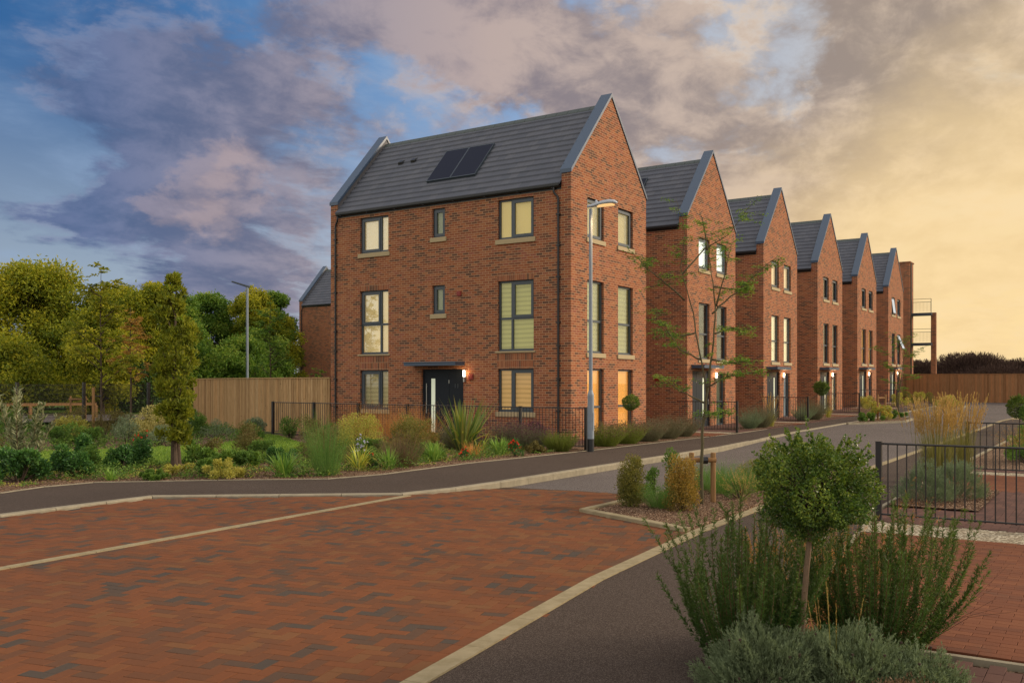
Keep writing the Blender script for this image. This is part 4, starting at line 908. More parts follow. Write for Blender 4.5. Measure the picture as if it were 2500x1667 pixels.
def leaves(name, P, Dv, Ln, Wd, mat, parent=None, rng=None, rnd=None, fold=.25, kind=None):
    n = len(P); s = nrm(np.cross(Dv, rnd_unit(rng, n))); u = np.cross(s, Dv)
    Ln = np.broadcast_to(Ln, n)[:, None]; Wd = np.broadcast_to(Wd, n)[:, None]
    mid = P + Dv * Ln * .45
    V = np.stack([P, mid + s * Wd * .5 + u * Wd * fold, P + Dv * Ln - u * Wd * fold, mid - s * Wd * .5 + u * Wd * fold], 1).reshape(-1, 3)
    F_ = np.arange(n * 4).reshape(n, 4)
    if rnd is None: rnd = rng.random(n)
    return link(name, quadmesh(name, V, F_, np.clip(rnd, 0, 1)), L[mat] if isinstance(mat, str) else mat, parent)
def blades(name, B0, az, lean, Ln, Wd, droop, mat, parent, rng, k=5, rnd=None, taper=1.0, twist=0.0):
    n = len(B0); t = np.linspace(0, 1, k + 1); h = np.stack([np.cos(az), np.sin(az), np.zeros(n)], 1); sd = np.stack([-np.sin(az), np.cos(az), np.zeros(n)], 1)
    lean = np.broadcast_to(lean, n); Ln = np.broadcast_to(Ln, n); droop = np.broadcast_to(droop, n); Wd = np.broadcast_to(Wd, n)
    ang = lean[:, None] + droop[:, None] * t[None] ** 1.6; st = Ln[:, None] / k
    hx = np.concatenate([np.zeros((n, 1)), np.cumsum(np.sin(ang[:, :-1] * .5 + ang[:, 1:] * .5) * st, 1)], 1); vz = np.concatenate([np.zeros((n, 1)), np.cumsum(np.cos(ang[:, :-1] * .5 + ang[:, 1:] * .5) * st, 1)], 1)
    C = B0[:, None] + h[:, None] * hx[..., None]; C[..., 2] += vz
    w = np.minimum(1, (1 - t) * 2.2 + .04) * np.minimum(1, .55 + t * 2); w = w if taper else np.ones_like(t)
    tw = rng.uniform(-1, 1, n) * twist; s2 = sd * np.cos(tw)[:, None] + h * np.sin(tw)[:, None]
    off = s2[:, None] * (Wd[:, None] * w[None] * .5)[..., None]
    V = np.stack([C - off, C + off], 2).reshape(-1, 3)
    i = (np.arange(n) * (k + 1) * 2)[:, None] + (np.arange(k) * 2)[None]
    F_ = np.stack([i, i + 1, i + 3, i + 2], 2).reshape(-1, 4)
    if rnd is None: rnd = rng.random(n)
    return link(name, quadmesh(name, V, F_, np.repeat(np.clip(rnd, 0, 1), k)), L[mat] if isinstance(mat, str) else mat, parent), C
def blobs(rng, C, Rr, n, shell=.45, flat=1.0):
    C = np.array(C, float); Rr = np.array(Rr, float); w = Rr ** 2; idx = rng.choice(len(C), n, p=w / w.sum())
    u = rnd_unit(rng, n); r = 1 - shell * rng.random(n) ** 1.5
    P = C[idx] + u * (Rr[idx] * r)[:, None] * np.array([1, 1, flat]); return P, u, idx
PI = math.pi
def tree(name, label, x, y, z0, h, w, mat, seed, cat='tree', group=None, n=9000, leaf=.26, base=.18, trunk='barkdk', tr=.16, nb=30, top=1.0, skew=.0, shell=.75, lw=.5):
    """crown of many lumps between base*h and h, radius w/2"""
    rng = np.random.default_rng(seed); root = empty(name, (x, y, z0), 0, label, cat, group)
    Cs = []; Rs = []
    for i in range(nb):
        t = rng.random() ** .8; zz = h * (base + (1 - base) * t); prof = math.sin(PI * min(1, (.12 + .86 * t))) ** .6 * (1 if t < .5 else top + (1 - top) * (1 - t) * 2)
        a = rng.random() * 2 * PI; r = w * .5 * prof * rng.uniform(.25, .92)
        Cs.append((math.cos(a) * r + skew * t, math.sin(a) * r, min(zz, h - .08 * w))); Rs.append(w * rng.uniform(.09, .19))
    q = MB(); q.tube([(0, 0, -.2), (0, 0, h * base), (skew * .3, 0, h * .5), (skew * .7, 0, h * .8)], [tr, tr * .8, tr * .5, tr * .15], 8)
    for i in range(0, nb, 2):
        c = Cs[i]; s = (0, 0, h * base + (c[2] - h * base) * .35)
        q.tube([s, ((s[0] + c[0]) * .5, (s[1] + c[1]) * .5, (s[2] + c[2]) * .5 + .1), c], [tr * .4, tr * .22, tr * .07], 5)
    q.build('trunk', trunk, root)
    P, u, idx = blobs(rng, Cs, Rs, n, shell, .8)
    lump = rng.random(nb)[idx]
    d = nrm(u * .7 + rnd_unit(rng, n) * .9 + np.array([0, 0, -.1]))
    P = P + rnd_unit(rng, n) * np.minimum(rng.exponential(.022, n), .06)[:, None] * w
    rn = lump * .45 + rng.random(n) * .55 + u[:, 2] * .12
    leaves('crown', P, d, rng.uniform(.7, 1.2, n) * leaf, rng.uniform(.8, 1.1, n) * leaf * lw, mat, root, rng, rn, .3)
    return root
def shrub(label, x, y, z0, w, h, mat, seed, n=1500, leaf=.05, lw=.5, group=None, name='shrub', cat='shrub', nb=14, up=.3, lift=.0, stems=True, shell=.6, flowers=None, nf=0):
    rng = np.random.default_rng(seed); root = empty(name, (x, y, z0), 0, label, cat, group)
    Cs = []; Rs = []
    for i in range(nb):
        a = rng.random() * 2 * PI; t = rng.random(); r = w * .5 * math.sqrt(rng.random()) * (1 - .45 * t) * .85
        Cs.append((math.cos(a) * r, math.sin(a) * r, lift * h + (1 - lift) * h * (.16 + .68 * t))); Rs.append(min(w, h) * rng.uniform(.13, .25))
    P, u, idx = blobs(rng, Cs, Rs, n, shell); P[:, 2] = np.maximum(P[:, 2], .02)
    d = nrm(u * .6 + rnd_unit(rng, n) * .6 + np.array([0, 0, up])); lump = rng.random(nb)[idx]
    f = leaves('foliage', P, d, rng.uniform(.6, 1.25, n) * leaf, rng.uniform(.8, 1.15, n) * leaf * lw, mat, root, rng, lump * .35 + rng.random(n) * .6 + u[:, 2] * .1)
    if stems:
        q = MB()
        for c in Cs[:9]: q.tube([(c[0] * .15, c[1] * .15, -.02), (c[0] * .6, c[1] * .6, c[2] * .5), c], [.012, .009, .004], 5)
        q.build('stem', 'barkdk', root)
    if flowers:
        k = rng.choice(len(P), nf); m_ = P[k, 2] > h * .45; k = k[m_]; c = P[k] + u[k] * .03
        PP = np.repeat(c, 6, 0) + rng.normal(0, .006, (len(k) * 6, 3)); fl_ = leaves('flowers', PP, nrm(rnd_unit(rng, len(PP)) + np.array([0, 0, .4])), .035, .028, flowers, root, rng)
    return root
def needleshrub(label, x, y, z0, w, h, mat, seed, ns=260, group=None, spread=.9, leaf=.02, per=22, name='lavender', cat='lavender', stemw=.003, droop=.4, dens=1.0, tip=None, lw=.22, low=.0, flat=1.0, stemc=None):
    """a mound of fine upright stems, each clothed in needle leaves"""
    if name == 'lavender': leaf, per, lw, ns = leaf * 1.25, int(per * 1.5), .30, int(ns * 1.2)
    rng = np.random.default_rng(seed); root = empty(name, (x, y, z0), 0, label, cat, group)
    az = rng.random(ns) * 2 * PI; rr_ = np.sqrt(rng.random(ns)); B0 = np.stack([np.cos(az) * rr_ * w * .22, np.sin(az) * rr_ * w * .22, np.zeros(ns)], 1)
    lean = rr_ * spread; Ln = h * rng.uniform(.55, 1.18, ns) * (1 + .10 * rr_) * (1 + .10 * np.sin(az * 3 + seed))
    st, C = blades('stems', B0, az + rng.normal(0, .3, ns), lean, Ln, stemw, -droop * rr_ * .5 + rng.normal(0, .06, ns), stemc or mat, root, rng, 6)
    t = low + (1 - low) * rng.random((ns, per)); k = np.minimum((t * 6).astype(int), 5); f = t * 6 - k; I = np.arange(ns)[:, None]
    Pp = C[I, k] * (1 - f)[..., None] + C[I, k + 1] * f[..., None]; Td = nrm(C[I, k + 1] - C[I, k])
    Pp = Pp.reshape(-1, 3); Td = Td.reshape(-1, 3); n = len(Pp)
    d = nrm(Td * .8 + rnd_unit(rng, n) * .75); rn = np.repeat(rng.random(ns) * .4, per) + rng.random(n) * .6
    leaves('foliage', Pp, d, rng.uniform(.7, 1.3, n) * leaf, leaf * lw, mat, root, rng, rn)
    if tip:
        e = C[:, -1]; PP = np.repeat(e, 5, 0) + rng.normal(0, .008, (ns * 5, 3)) + np.array([0, 0, .01]); leaves('flowers', PP, nrm(rnd_unit(rng, ns * 5) + np.array([0, 0, 1.2])), .028, .012, tip, root, rng)
    return root
def grassclump(label, x, y, z0, w, h, mat, seed, n=220, bw=.012, group=None, name='grass_clump', cat='grass', lean=.45, droop=.9, spread=.18, plume=None, pn=0, ph=1.0, k=6, twist=.4, pl=1.0):
    rng = np.random.default_rng(seed); root = empty(name, (x, y, z0), 0, label, cat, group)
    az = rng.random(n) * 2 * PI; r = np.sqrt(rng.random(n)); B0 = np.stack([np.cos(az) * r * w * spread, np.sin(az) * r * w * spread, np.zeros(n)], 1)
    blades('blades', B0, az + rng.normal(0, .35, n), np.abs(rng.normal(0, lean, n)) * .8 + .03, h * rng.uniform(.65, 1.12, n), bw * rng.uniform(.7, 1.2, n), np.abs(rng.normal(0, droop, n)), mat, root, rng, k, twist=twist)
    if plume:
        az = rng.random(pn) * 2 * PI; r = np.sqrt(rng.random(pn)); B0 = np.stack([np.cos(az) * r * w * spread, np.sin(az) * r * w * spread, np.zeros(pn)], 1)
        o, C = blades('stalks', B0, az, rng.uniform(0, .18, pn) + lean * .12, ph * rng.uniform(.78, 1.05, pn), .004, rng.uniform(0, .22, pn), 'reed', root, rng, 8, taper=0)
        per = 46; t = .68 + .32 * rng.random((pn, per)); kk = np.minimum((t * 8).astype(int), 7); f = t * 8 - kk; I = np.arange(pn)[:, None]
        Pp = (C[I, kk] * (1 - f)[..., None] + C[I, kk + 1] * f[..., None]).reshape(-1, 3); Td = nrm(C[I, kk + 1] - C[I, kk]).reshape(-1, 3); m_ = len(Pp)
        leaves('plumes', Pp, nrm(Td + rnd_unit(rng, m_) * .28), .045 * pl, .009 * pl, plume, root, rng)
    return root
def balltree(label, x, y, z0, zc, R_, seed, off=(0, 0), *, mat='holly', n=4000, leaf=.03, th=.018, group='clipped ball trees', ragged=.08, trunk='bark', lw=.6, flat=.9, droopy=False):
    rng = np.random.default_rng(seed); root = empty('ball_tree', (x, y, z0), 0, label, 'clipped tree', group)
    q = MB(); q.tube([(0, 0, -.05), (.012, 0, zc * .3), (off[0] * .4, off[1] * .4, zc * .6), (off[0], off[1], zc)], [th * 1.15, th, th * .95, th * .8], 10)
    if R_ > .3:
        for z_ in np.arange(.1, zc - R_ * .7, .055):
            a = rng.random() * 6.28; q.tube([(math.cos(a) * th * .7, math.sin(a) * th * .7, z_), (math.cos(a) * th * 1.25, math.sin(a) * th * 1.25, z_ + .006)], .005, 5)
    q.build('trunk', trunk, root)
    kids0 = len(root.children); u = rnd_unit(rng, n); bump_ = sum(np.sin(u @ rnd_unit(rng, 1)[0] * f + ph) * a for f, ph, a in ((5, 1, .5), (9, 2, .3), (15, 3, .25), (8, 4, .4)))
    r = R_ * (1 + ragged * bump_) * (1 - .34 * rng.random(n) ** 1.8); P = u * r[:, None] * np.array([1, 1, flat]) + np.array([0, 0, zc])
    if droopy: P[:, 2] = np.where(u[:, 2] < 0, zc + (P[:, 2] - zc) * .85, P[:, 2])
    d = nrm(u * .5 + rnd_unit(rng, n) * .7 + np.array([0, 0, .15]))
    leaves('crown', P, d, rng.uniform(.7, 1.3, n) * leaf, leaf * lw, mat, root, rng, rng.random(n) * .55 + .22 * (bump_ + .6) * .6 + .12 * u[:, 2] + .12)
    if R_ > .3:
        q = MB()
        for i in range(90):
            v = rnd_unit(rng, 1)[0]; v[2] = abs(v[2]) * (1 if i % 3 else -.4); e = v * R_ * rng.uniform(.8, 1.0) * np.array([1, 1, flat]); q.tube([(0, 0, zc - R_ * .55), tuple(e * .5 + np.array([0, 0, zc - R_ * .15])), tuple(e + np.array([0, 0, zc]))], [.007, .004, .002], 5)
        q.build('twigs', 'barkdk', root)
        m_ = 90
        for nm, cnt in (('shoots', m_),):   # loose shoots that break the clipped outline
            v = rnd_unit(rng, cnt); v[:, 2] = np.abs(v[:, 2]) * 1.2; v = nrm(v); st = v * R_ * .9 * np.array([1, 1, flat]) + np.array([0, 0, zc]); tt = rng.random((cnt, 46)); LL = rng.uniform(.04, .17, cnt)
            LL[0] = .20; st[0] = (-.05, .02, zc + R_ * flat * .85); v[0] = nrm(np.array([-.15, 0, 1.]))
            P = (st[:, None] + v[:, None] * (tt * LL[:, None])[..., None]).reshape(-1, 3); dd = nrm(np.repeat(v, 46, 0) * .5 + rnd_unit(rng, cnt * 46)); leaves(nm, P, dd, leaf * .95, leaf * lw, mat, root, rng, .25 + .65 * rng.random(cnt * 46))
    for c_ in root.children[:]:
        if not c_.name.startswith('trunk'): c_.location = (off[0], off[1], 0)
    return root
def rosemary(label, x, y, z0, h, seed, stems, az0=0, spread=.9, nl=150, name='rosemary'):
    rng = np.random.default_rng(seed); root = empty(name, (x, y, z0), 0, label, 'rosemary', 'upright rosemary bushes')
    ns = stems; az = rng.random(ns) * 2 * PI; r = rng.random(ns) ** .6
    B0 = np.stack([np.cos(az) * r * .16, np.sin(az) * r * .16, np.zeros(ns)], 1)
    Ln = h * rng.uniform(.55, 1.12, ns)
    st, C = blades('stems', B0, az, r * spread + .05, Ln, .006, -r * spread * .9 + rng.normal(0, .26, ns), 'brown', root, rng, 9, taper=0)
    t = .06 + .94 * rng.random((ns, nl)) ** .9; k = np.minimum((t * 9).astype(int), 8); f = t * 9 - k; I = np.arange(ns)[:, None]
    Pp = (C[I, k] * (1 - f)[..., None] + C[I, k + 1] * f[..., None]).reshape(-1, 3); Td = nrm(C[I, k + 1] - C[I, k]).reshape(-1, 3); n = len(Pp)
    d = nrm(Td * .75 + rnd_unit(rng, n) * .8)
    leaves('foliage', Pp, d, rng.uniform(.6, 1.2, n) * .036, .0058, 'rosem', root, rng, np.repeat(rng.random(ns) * .35, nl) + rng.random(n) * .35 + .35 * t.reshape(-1) ** 2)
    return root
def santolina(label, x, y, z0, w, h, seed, mat='silver2', n=2600, group='silver-grey cotton lavender'):
    """mound of forked grey twigs"""
    rng = np.random.default_rng(seed); root = empty('cotton_lavender', (x, y, z0), 0, label, 'cotton lavender', group)
    u = rnd_unit(rng, n); u[:, 2] = np.abs(u[:, 2]); f = 1 + .16 * np.sin(u @ rnd_unit(rng, 1)[0] * 7) + .12 * np.sin(u @ rnd_unit(rng, 1)[0] * 13)
    r = (f * (.55 + .45 * rng.random(n) ** .5))
    P = u * r[:, None] * np.array([w / 2, w / 2, h]) * .9; d0 = nrm(u * .8 + rnd_unit(rng, n) * .35 + np.array([0, 0, .6]))
    per = 16; t = rng.random((n, per)); sp = rng.uniform(.05, .10, n)
    Pp = (P[:, None] + d0[:, None] * (t * sp[:, None])[..., None]).reshape(-1, 3); d = nrm(np.repeat(d0, per, 0) + rnd_unit(rng, n * per) * .62)
    leaves('foliage', Pp, d, rng.uniform(.014, .030, n * per), .0050, mat, root, rng, np.repeat(rng.random(n) * .5, per) + .5 * rng.random(n * per))
    k = rng.choice(n, 40); q = MB()
    for i in k:
        if f[i] > .9:
            c = P[i] * 1.02 + d0[i] * .09; q.tube([tuple(c - d0[i] * .06), tuple(c)], .0018, 4); q.tube([tuple(c), tuple(c + np.array([0, 0, .010]))], .008, 6)
    q.build('seed_heads', 'barkdk', root)
    return root
def youngtree(label, x, y, z0, H, seed, limbs, fol, matn='tree_green', bark='barkgr', r0=.035, name='young_tree', per=900, leaf=.055, spray=.34, lw=.30, group=None):
    """limbs: list of polylines (first is the trunk); fol: list of (limb, from t)"""
    rng = np.random.default_rng(seed); root = empty(name, (x, y, z0), 0, label, 'tree', group)
    q = MB()
    for i, l_ in enumerate(limbs):
        n = len(l_); r_ = r0 if i == 0 else r0 * .5
        pts = [Vector(p) for p in l_]; sm = []
        for a, b in zip(pts, pts[1:]):
            for k in range(4): sm.append(a.lerp(b, k / 4) + Vector(rng.normal(0, .006, 3)))
        sm.append(pts[-1]); m_ = len(sm); q.tube([tuple(p) for p in sm], [r_ * (1 - .88 * k / (m_ - 1)) for k in range(m_)], 8)
    q.build('trunk', bark, root, smooth=True)
    PP = []; DD = []; RR = []; tw = MB()
    for (i, t0, dens) in fol:
        pts = np.array(limbs[i], float); seg = np.linalg.norm(np.diff(pts, axis=0), axis=1); cum = np.concatenate([[0], np.cumsum(seg)]) / seg.sum()
        for s in range(int(dens)):
            t = t0 + (1 - t0) * rng.random() ** .8; p = np.array([np.interp(t, cum, pts[:, c]) for c in range(3)])
            a = rng.random() * 2 * PI; sd = np.array([math.cos(a), math.sin(a), rng.uniform(-.35, .35)]); sl_ = spray * rng.uniform(.5, 1.2)
            tw.tube([tuple(p), tuple(p + sd * sl_)], [.0035, .0015], 4)
            k = int(per / 20); tt = rng.uniform(.15, 1.05, k); pos = p + sd * (tt * sl_)[:, None] + rng.normal(0, .03, (k, 3)) * np.array([1, 1, .5]); side = np.cross(sd, [0, 0, 1.]); sg = rng.choice([-1, 1], k)
            PP.append(pos); DD.append(nrm(side * sg[:, None] + sd * .6 + rng.normal(0, .3, (k, 3)) + np.array([0, 0, -.12]))); RR.append(rng.random() * .4 + rng.random(k) * .6)
    tw.build('twigs', bark, root)
    P = np.concatenate(PP); leaves('crown', P, np.concatenate(DD), rng.uniform(.7, 1.2, len(P)) * leaf, leaf * lw, matn, root, rng, np.concatenate(RR), .15)
    return root
# ------------------------------------------------------------------ planting: far trees on the left
TF = 'trees beyond the left-hand fences'
tree('broadleaf_tree', 'biggest golden-green tree, at the left edge of the photo', 9.2, 46.5, 0, 9.3, 9.8, 'tree_gold', 11, n=63000, leaf=0.240, base=.08, nb=80, group=TF, shell=.9)
tree('broadleaf_tree', 'rounded yellow-green tree, right shoulder of the biggest one', 12.6, 42.2, 0, 7.9, 6.4, 'tree_gold', 12, n=30000, leaf=0.224, base=.1, nb=72, group=TF)
tree('broadleaf_tree', 'tall olive-gold tree just behind the columnar oak', 10.2, 34.6, 0, 7.6, 4.4, 'tree_gold', 13, n=25500, leaf=0.200, base=.1, nb=60, group=TF)
tree('broadleaf_tree', 'lower bushy golden tree between the biggest one and the oak', 6.3, 33.5, 0, 5.9, 4.6, 'tree_gold', 14, n=22500, leaf=0.192, base=.06, nb=52, group=TF)
tree('broadleaf_tree', 'thin-topped fresh green tree right of the columnar oak', 16.8, 40.6, 0, 7.6, 4.2, 'tree_green', 15, n=15000, leaf=0.208, base=.1, nb=52, group=TF)
tree('broadleaf_tree', 'green tree left of the tall thin lamp, with a pointed gold top', 21.4, 43.0, 0, 8.2, 4.6, 'tree_green', 16, n=24000, leaf=0.216, base=.1, nb=60, group=TF)
tree('broadleaf_tree', 'gold-topped tree directly behind the tall thin lamp', 22.6, 39.6, 0, 8.7, 4.4, 'tree_gold', 17, n=24000, leaf=0.216, base=.1, nb=56, group=TF)
tree('broadleaf_tree', 'open airy tree next to the far brick house wall', 24.6, 39.8, 0, 8.4, 3.6, 'tree_green', 18, n=16500, leaf=0.208, base=.1, nb=52, group=TF)
tree('broadleaf_tree', 'dark green tree low behind the middle of the board fence', 21.2, 37.6, 0, 5.4, 4.6, 'tree_green', 19, n=13500, leaf=0.208, base=.05, nb=56, group=TF)
tree('broadleaf_tree', 'dense dark green tree behind the left end of the board fence', 14.5, 36.5, 0, 5.6, 6.0, 'tree_green', 20, n=21000, leaf=0.200, base=.05, nb=50, group=TF)
tree('broadleaf_tree', 'shady dark tree low behind the left mesh fence panel', 3.0, 39.0, 0, 4.3, 8.0, 'tree_gold', 21, n=18000, leaf=0.208, base=.03, nb=68, group=TF)
tree('broadleaf_tree', 'green-gold bushy tree at the left edge, below the biggest crown', -1.2, 41.5, 0, 5.8, 6.2, 'tree_gold', 22, n=15000, leaf=0.208, base=.04, nb=60, group=TF)
tree('broadleaf_tree', 'low dark bushy tree behind the tree stakes', 8.6, 35.6, 0, 3.9, 6.5, 'tree_dark', 27, n=13500, leaf=0.192, base=.02, nb=60, group=TF)
tree('broadleaf_tree', 'low gold-green tree filling the gap behind the right end of the board fence', 24.6, 39.2, 0, 6.6, 3.8, 'tree_gold', 28, n=15000, leaf=0.200, base=.04, nb=56, group=TF)
tree('broadleaf_tree', 'bright green tree seen through the gap left of the tall thin lamp', 19.0, 44.0, 0, 7.2, 5.2, 'tree_green', 29, n=18000, leaf=0.216, base=.04, nb=60, group=TF)
tree('broadleaf_tree', 'low bright green tree just over the middle of the board fence', 17.6, 35.2, 0, 4.6, 4.6, 'tree_green', 30, n=15000, leaf=0.192, base=.03, nb=56, group=TF)
def ylimbs(H, rng, n=8, w=1.0, z0=.35):
    out = [[(0, 0, -.05), (.02, .01, H * .35), (-.02, .02, H * .7), (.0, 0, H)]]
    for i in range(n):
        z = H * (z0 + (.9 - z0) * i / n); a = rng.random() * 6.28; l_ = w * (1 - .6 * i / n); out.append([(0, 0, z), (math.cos(a) * l_ * .5, math.sin(a) * l_ * .5, z + l_ * .35), (math.cos(a) * l_, math.sin(a) * l_, z + l_ * .75)])
    return out
rg = np.random.default_rng(5)
lm = ylimbs(5.6, rg, 14, 1.15, .30)
youngtree('slim young tree tied to a stake, left of the columnar oak', -6.42, 14.0, 0, 5.6, 31, lm, [(i, .2, 13) for i in range(1, 15)] + [(0, .45, 26)], 'tree_gold', 'bark', .042, leaf=.10, lw=.5, spray=.40, per=560, group='young staked trees')
lm = ylimbs(4.9, rg, 12, 1.0, .34)
youngtree('russet young tree with golden twigs behind the mesh fence', -.8, 20.6, 0, 4.8, 32, lm, [(i, .2, 10) for i in range(1, 13)] + [(0, .5, 14)], 'russet', 'bark', .05, leaf=.10, lw=.5, spray=.42, per=420, group='young staked trees')
lm = ylimbs(5.6, rg, 12, .85, .40)
youngtree('young green tree leaning slightly in front of the board fence', 1.0, 14.2, 0, 4.6, 33, [[(p[0], p[1], p[2] * .9) for p in l_] for l_ in lm], [(i, .2, 9) for i in range(1, 13)] + [(0, .5, 14)], 'tree_green', 'bark', .035, leaf=.10, lw=.5, spray=.34, per=420, group='young staked trees')
lm = ylimbs(2.6, rg, 6, .5, .45)
youngtree('small sparse sapling beside the nearest house, poking over the board fence', 1.0, 11.4, 0, 2.5, 34, lm, [(i, .2, 6) for i in range(1, 7)], 'tree_green', 'bark', .02, leaf=.09, lw=.5, spray=.22, per=200, group='young staked trees')
def stake(x, y, h, label, z0=0, r=.045):
    r_ = empty('tree_stake', (x, y, z0), 0, label, 'tree stake', 'timber tree stakes'); q = MB(); q.tube([(0, 0, -.1), (0, 0, h - .01), (0, 0, h)], [r, r, r * .85], 10, r=.5); q.build('post', 'stake', r_, rnd=True)
    return r_
s_ = stake(-6.86, 13.75, 1.62, 'pale round stake beside the slim young tree at left'); q = MB(); q.tube([(0, 0, 1.35), (.25, .12, 1.33), (.45, .25, 1.35)], .02, 6); q.build('tie', 'black', s_)
stake(1.15, 19.6, 1.3, 'thick timber stake right of the second mesh fence post'); stake(.7, 13.9, 1.5, 'thin stake at the young tree in front of the board fence')
# far dark trees on the right
TR = 'bare dark trees on the skyline'
for i, (x_, y_, h_, w_, lb) in enumerate([(117, 10.2, 4.4, 9, 'bare dark tree nearest the balcony tower'), (119, 4.2, 5.7, 12, 'broad bare dark tree, first hump right of the tower'), (121, -2.4, 4.8, 12, 'lower bare dark tree between the two skyline humps'),
        (123, -8.2, 5.9, 13, 'tallest bare dark tree on the right skyline'), (125, -15, 5.6, 13, 'bare dark tree at the far right edge'), (116, 1, 3.6, 14, 'low dark bush line tree over the middle of the far fence'), (118, -12, 3.9, 14, 'low dark tree over the right end of the far fence'), (115, 14.5, 4.2, 6, 'dark tree seen through the balcony tower')]):
    rng = np.random.default_rng(60 + i); root = empty('bare_tree', (x_, y_, .6), 0, lb, 'tree', TR)
    q = MB(); q.tube([(0, 0, -.2), (0, 0, h_ * .5)], [.25, .12], 6); q.build('trunk', 'barkdk', root)
    n = 20000; u = rnd_unit(rng, n); r = .2 + .65 * rng.random(n) ** .6; f = 1 + .12 * np.sin(np.arctan2(u[:, 1], u[:, 0]) * 5 + i) + .08 * np.sin(u[:, 2] * 9 + i)
    P = u * (r * f)[:, None] * np.array([w_ / 2, w_ / 2, h_ * .52]) + np.array([0, 0, h_ * .45]); P[:, 2] = np.maximum(P[:, 2], .1)
    leaves('crown', P, nrm(u + np.array([0, 0, .8]) + rnd_unit(rng, n) * .5), .55, .085, 'twig', root, rng)
# columnar oak
def columnar(label, x, y, H, w, seed):
    rng = np.random.default_rng(seed); root = empty('columnar_oak', (x, y, 0), 0, label, 'tree')
    q = MB(); q.tube([(0, 0, -.1), (-.02, 0, .5), (.0, 0, 1.6), (.02, .02, 2.8), (.04, 0, H - .1)], [.085, .062, .045, .028, .006], 10); q.tube([(.10, -.02, -.1), (.07, -.01, .5), (.02, 0, 1.2)], [.055, .042, .03], 8)
    Cs = []; Rs = []
    for i in range(120):
        t = rng.random(); z_ = .55 + (H - .6) * t; rad = w * .5 * np.interp(t, [0, .08, .28, .45, .75, .9, 1], [.45, .85, .62, 1.0, .85, .45, .12]); a = rng.random() * 6.28; r_ = rad * math.sqrt(rng.random())
        Cs.append((math.cos(a) * r_, math.sin(a) * r_, z_)); Rs.append(rng.uniform(.07, .14) * (1 if t < .85 else .6))
        if i % 3 == 0: q.tube([(0, 0, max(.5, z_ - r_ * 2.5)), (Cs[-1][0] * .6, Cs[-1][1] * .6, z_ - r_ * .8), Cs[-1]], [.012, .008, .003], 5)
    q.build('trunk', 'bark', root)
    n = 9500; P, u, idx = blobs(rng, Cs, Rs, n, .8); lump = rng.random(len(Cs))[idx]
    leaves('crown', P, nrm(u * .6 + rnd_unit(rng, n) * .5 + np.array([0, 0, .7])), rng.uniform(.06, .12, n), rng.uniform(.035, .055, n), 'oak', root, rng, lump * .5 + .5 * rng.random(n), .2)
columnar('tall columnar oak standing in the planting bed at left', -12.5, 2.12, 3.98, .98, 41)
# ------------------------------------------------------------------ left planting bed
DS = 'dark glossy shrubs along the left bed'
shrub('dark glossy shrub at the far left bottom of the bed', -15.6, 2.3, 0, 1.15, .62, 'shrub', 101, 3000, .075, .55, DS)
shrub('dark glossy shrub second from the left in the bed', -14.65, 2.3, 0, .92, .62, 'shrub', 102, 2600, .07, .55, DS)
shrub('dark glossy shrub behind and right of the second one', -12.9, 4.6, 0, .75, .62, 'shrub', 103, 1900, .07, .55, DS)
shrub('rounded dark shrub left of the columnar oak', -13.45, 2.5, 0, .72, .52, 'shrub', 104, 2300, .06, .55, DS)
shrub('dark shrub touching the left side of the oak', -12.65, 3.0, 0, .72, .60, 'shrub', 105, 2100, .06, .55, DS)
shrub('broad-leaved green shrub right of the oak trunk', -11.9, 2.1, 0, .80, .58, 'mid', 106, 1100, .11, .5, None)
rng = np.random.default_rng(7); wl = empty('wispy_laurel', (-15.2, 2.9, 0), 0, 'tall wispy shrub with long pale-backed leaves, far left of the bed', 'shrub')
az_ = rng.random(16) * 6.28; o_, C_ = blades('stems', np.zeros((16, 3)) + rng.normal(0, .06, (16, 3)) * [1, 1, 0], az_, rng.uniform(.08, .5, 16), rng.uniform(1.0, 1.75, 16), .014, rng.normal(-.15, .12, 16), 'brown', wl, rng, 8, taper=0)
t_ = .3 + .7 * rng.random((16, 52)); k_ = np.minimum((t_ * 8).astype(int), 7); f_ = t_ * 8 - k_; I_ = np.arange(16)[:, None]; P_ = (C_[I_, k_] * (1 - f_)[..., None] + C_[I_, k_ + 1] * f_[..., None]).reshape(-1, 3)
leaves('foliage', P_, nrm(rnd_unit(rng, len(P_)) + np.array([0, 0, 1.1])), rng.uniform(.10, .17, len(P_)), .036, 'wisp', wl, rng)
shrub('fluffy olive-brown shrub on the lawn edge, right of the oak', -9.1, 3.8, 0, 1.0, .85, 'olive', 107, 3000, .05, .4, None, up=.5)
shrub('low yellow-green groundcover in front of the oak', -13.2, .95, 0, 1.2, .22, 'yellow', 108, 1500, .05, .5, 'low groundcover plants', stems=False)
shrub('yellow-green groundcover left of the bright strap-leaved clump', -13.05, -.1, 0, 1.1, .36, 'yellow', 109, 1900, .05, .5, 'low groundcover plants', stems=False)
shrub('leafy mid-green groundcover behind the strap-leaved clump', -12.2, .6, 0, 1.3, .42, 'mid', 110, 2000, .07, .5, 'low groundcover plants', stems=False)
shrub('sparse reddish low shrub behind the feathery clump', -9.6, .8, 0, 1.6, .55, 'olive', 111, 1700, .05, .4, None, up=.5)
shrub('upright sparse olive shrub in front of the railing start', -8.2, 2.6, 0, .7, 1.05, 'olive', 112, 1500, .05, .4, None, up=.7)
SG = 'strap-leaved clumps in the left bed'
grassclump('small strap-leaved tuft at the left, beside the path', -14.5, 1.25, 0, .5, .26, 'strap', 120, 70, .016, SG)
grassclump('bright green strap-leaved clump halfway along the bed edge', -12.3, -.85, 0, .7, .55, 'strap', 121, 130, .022, SG, lean=.5, droop=1.1)
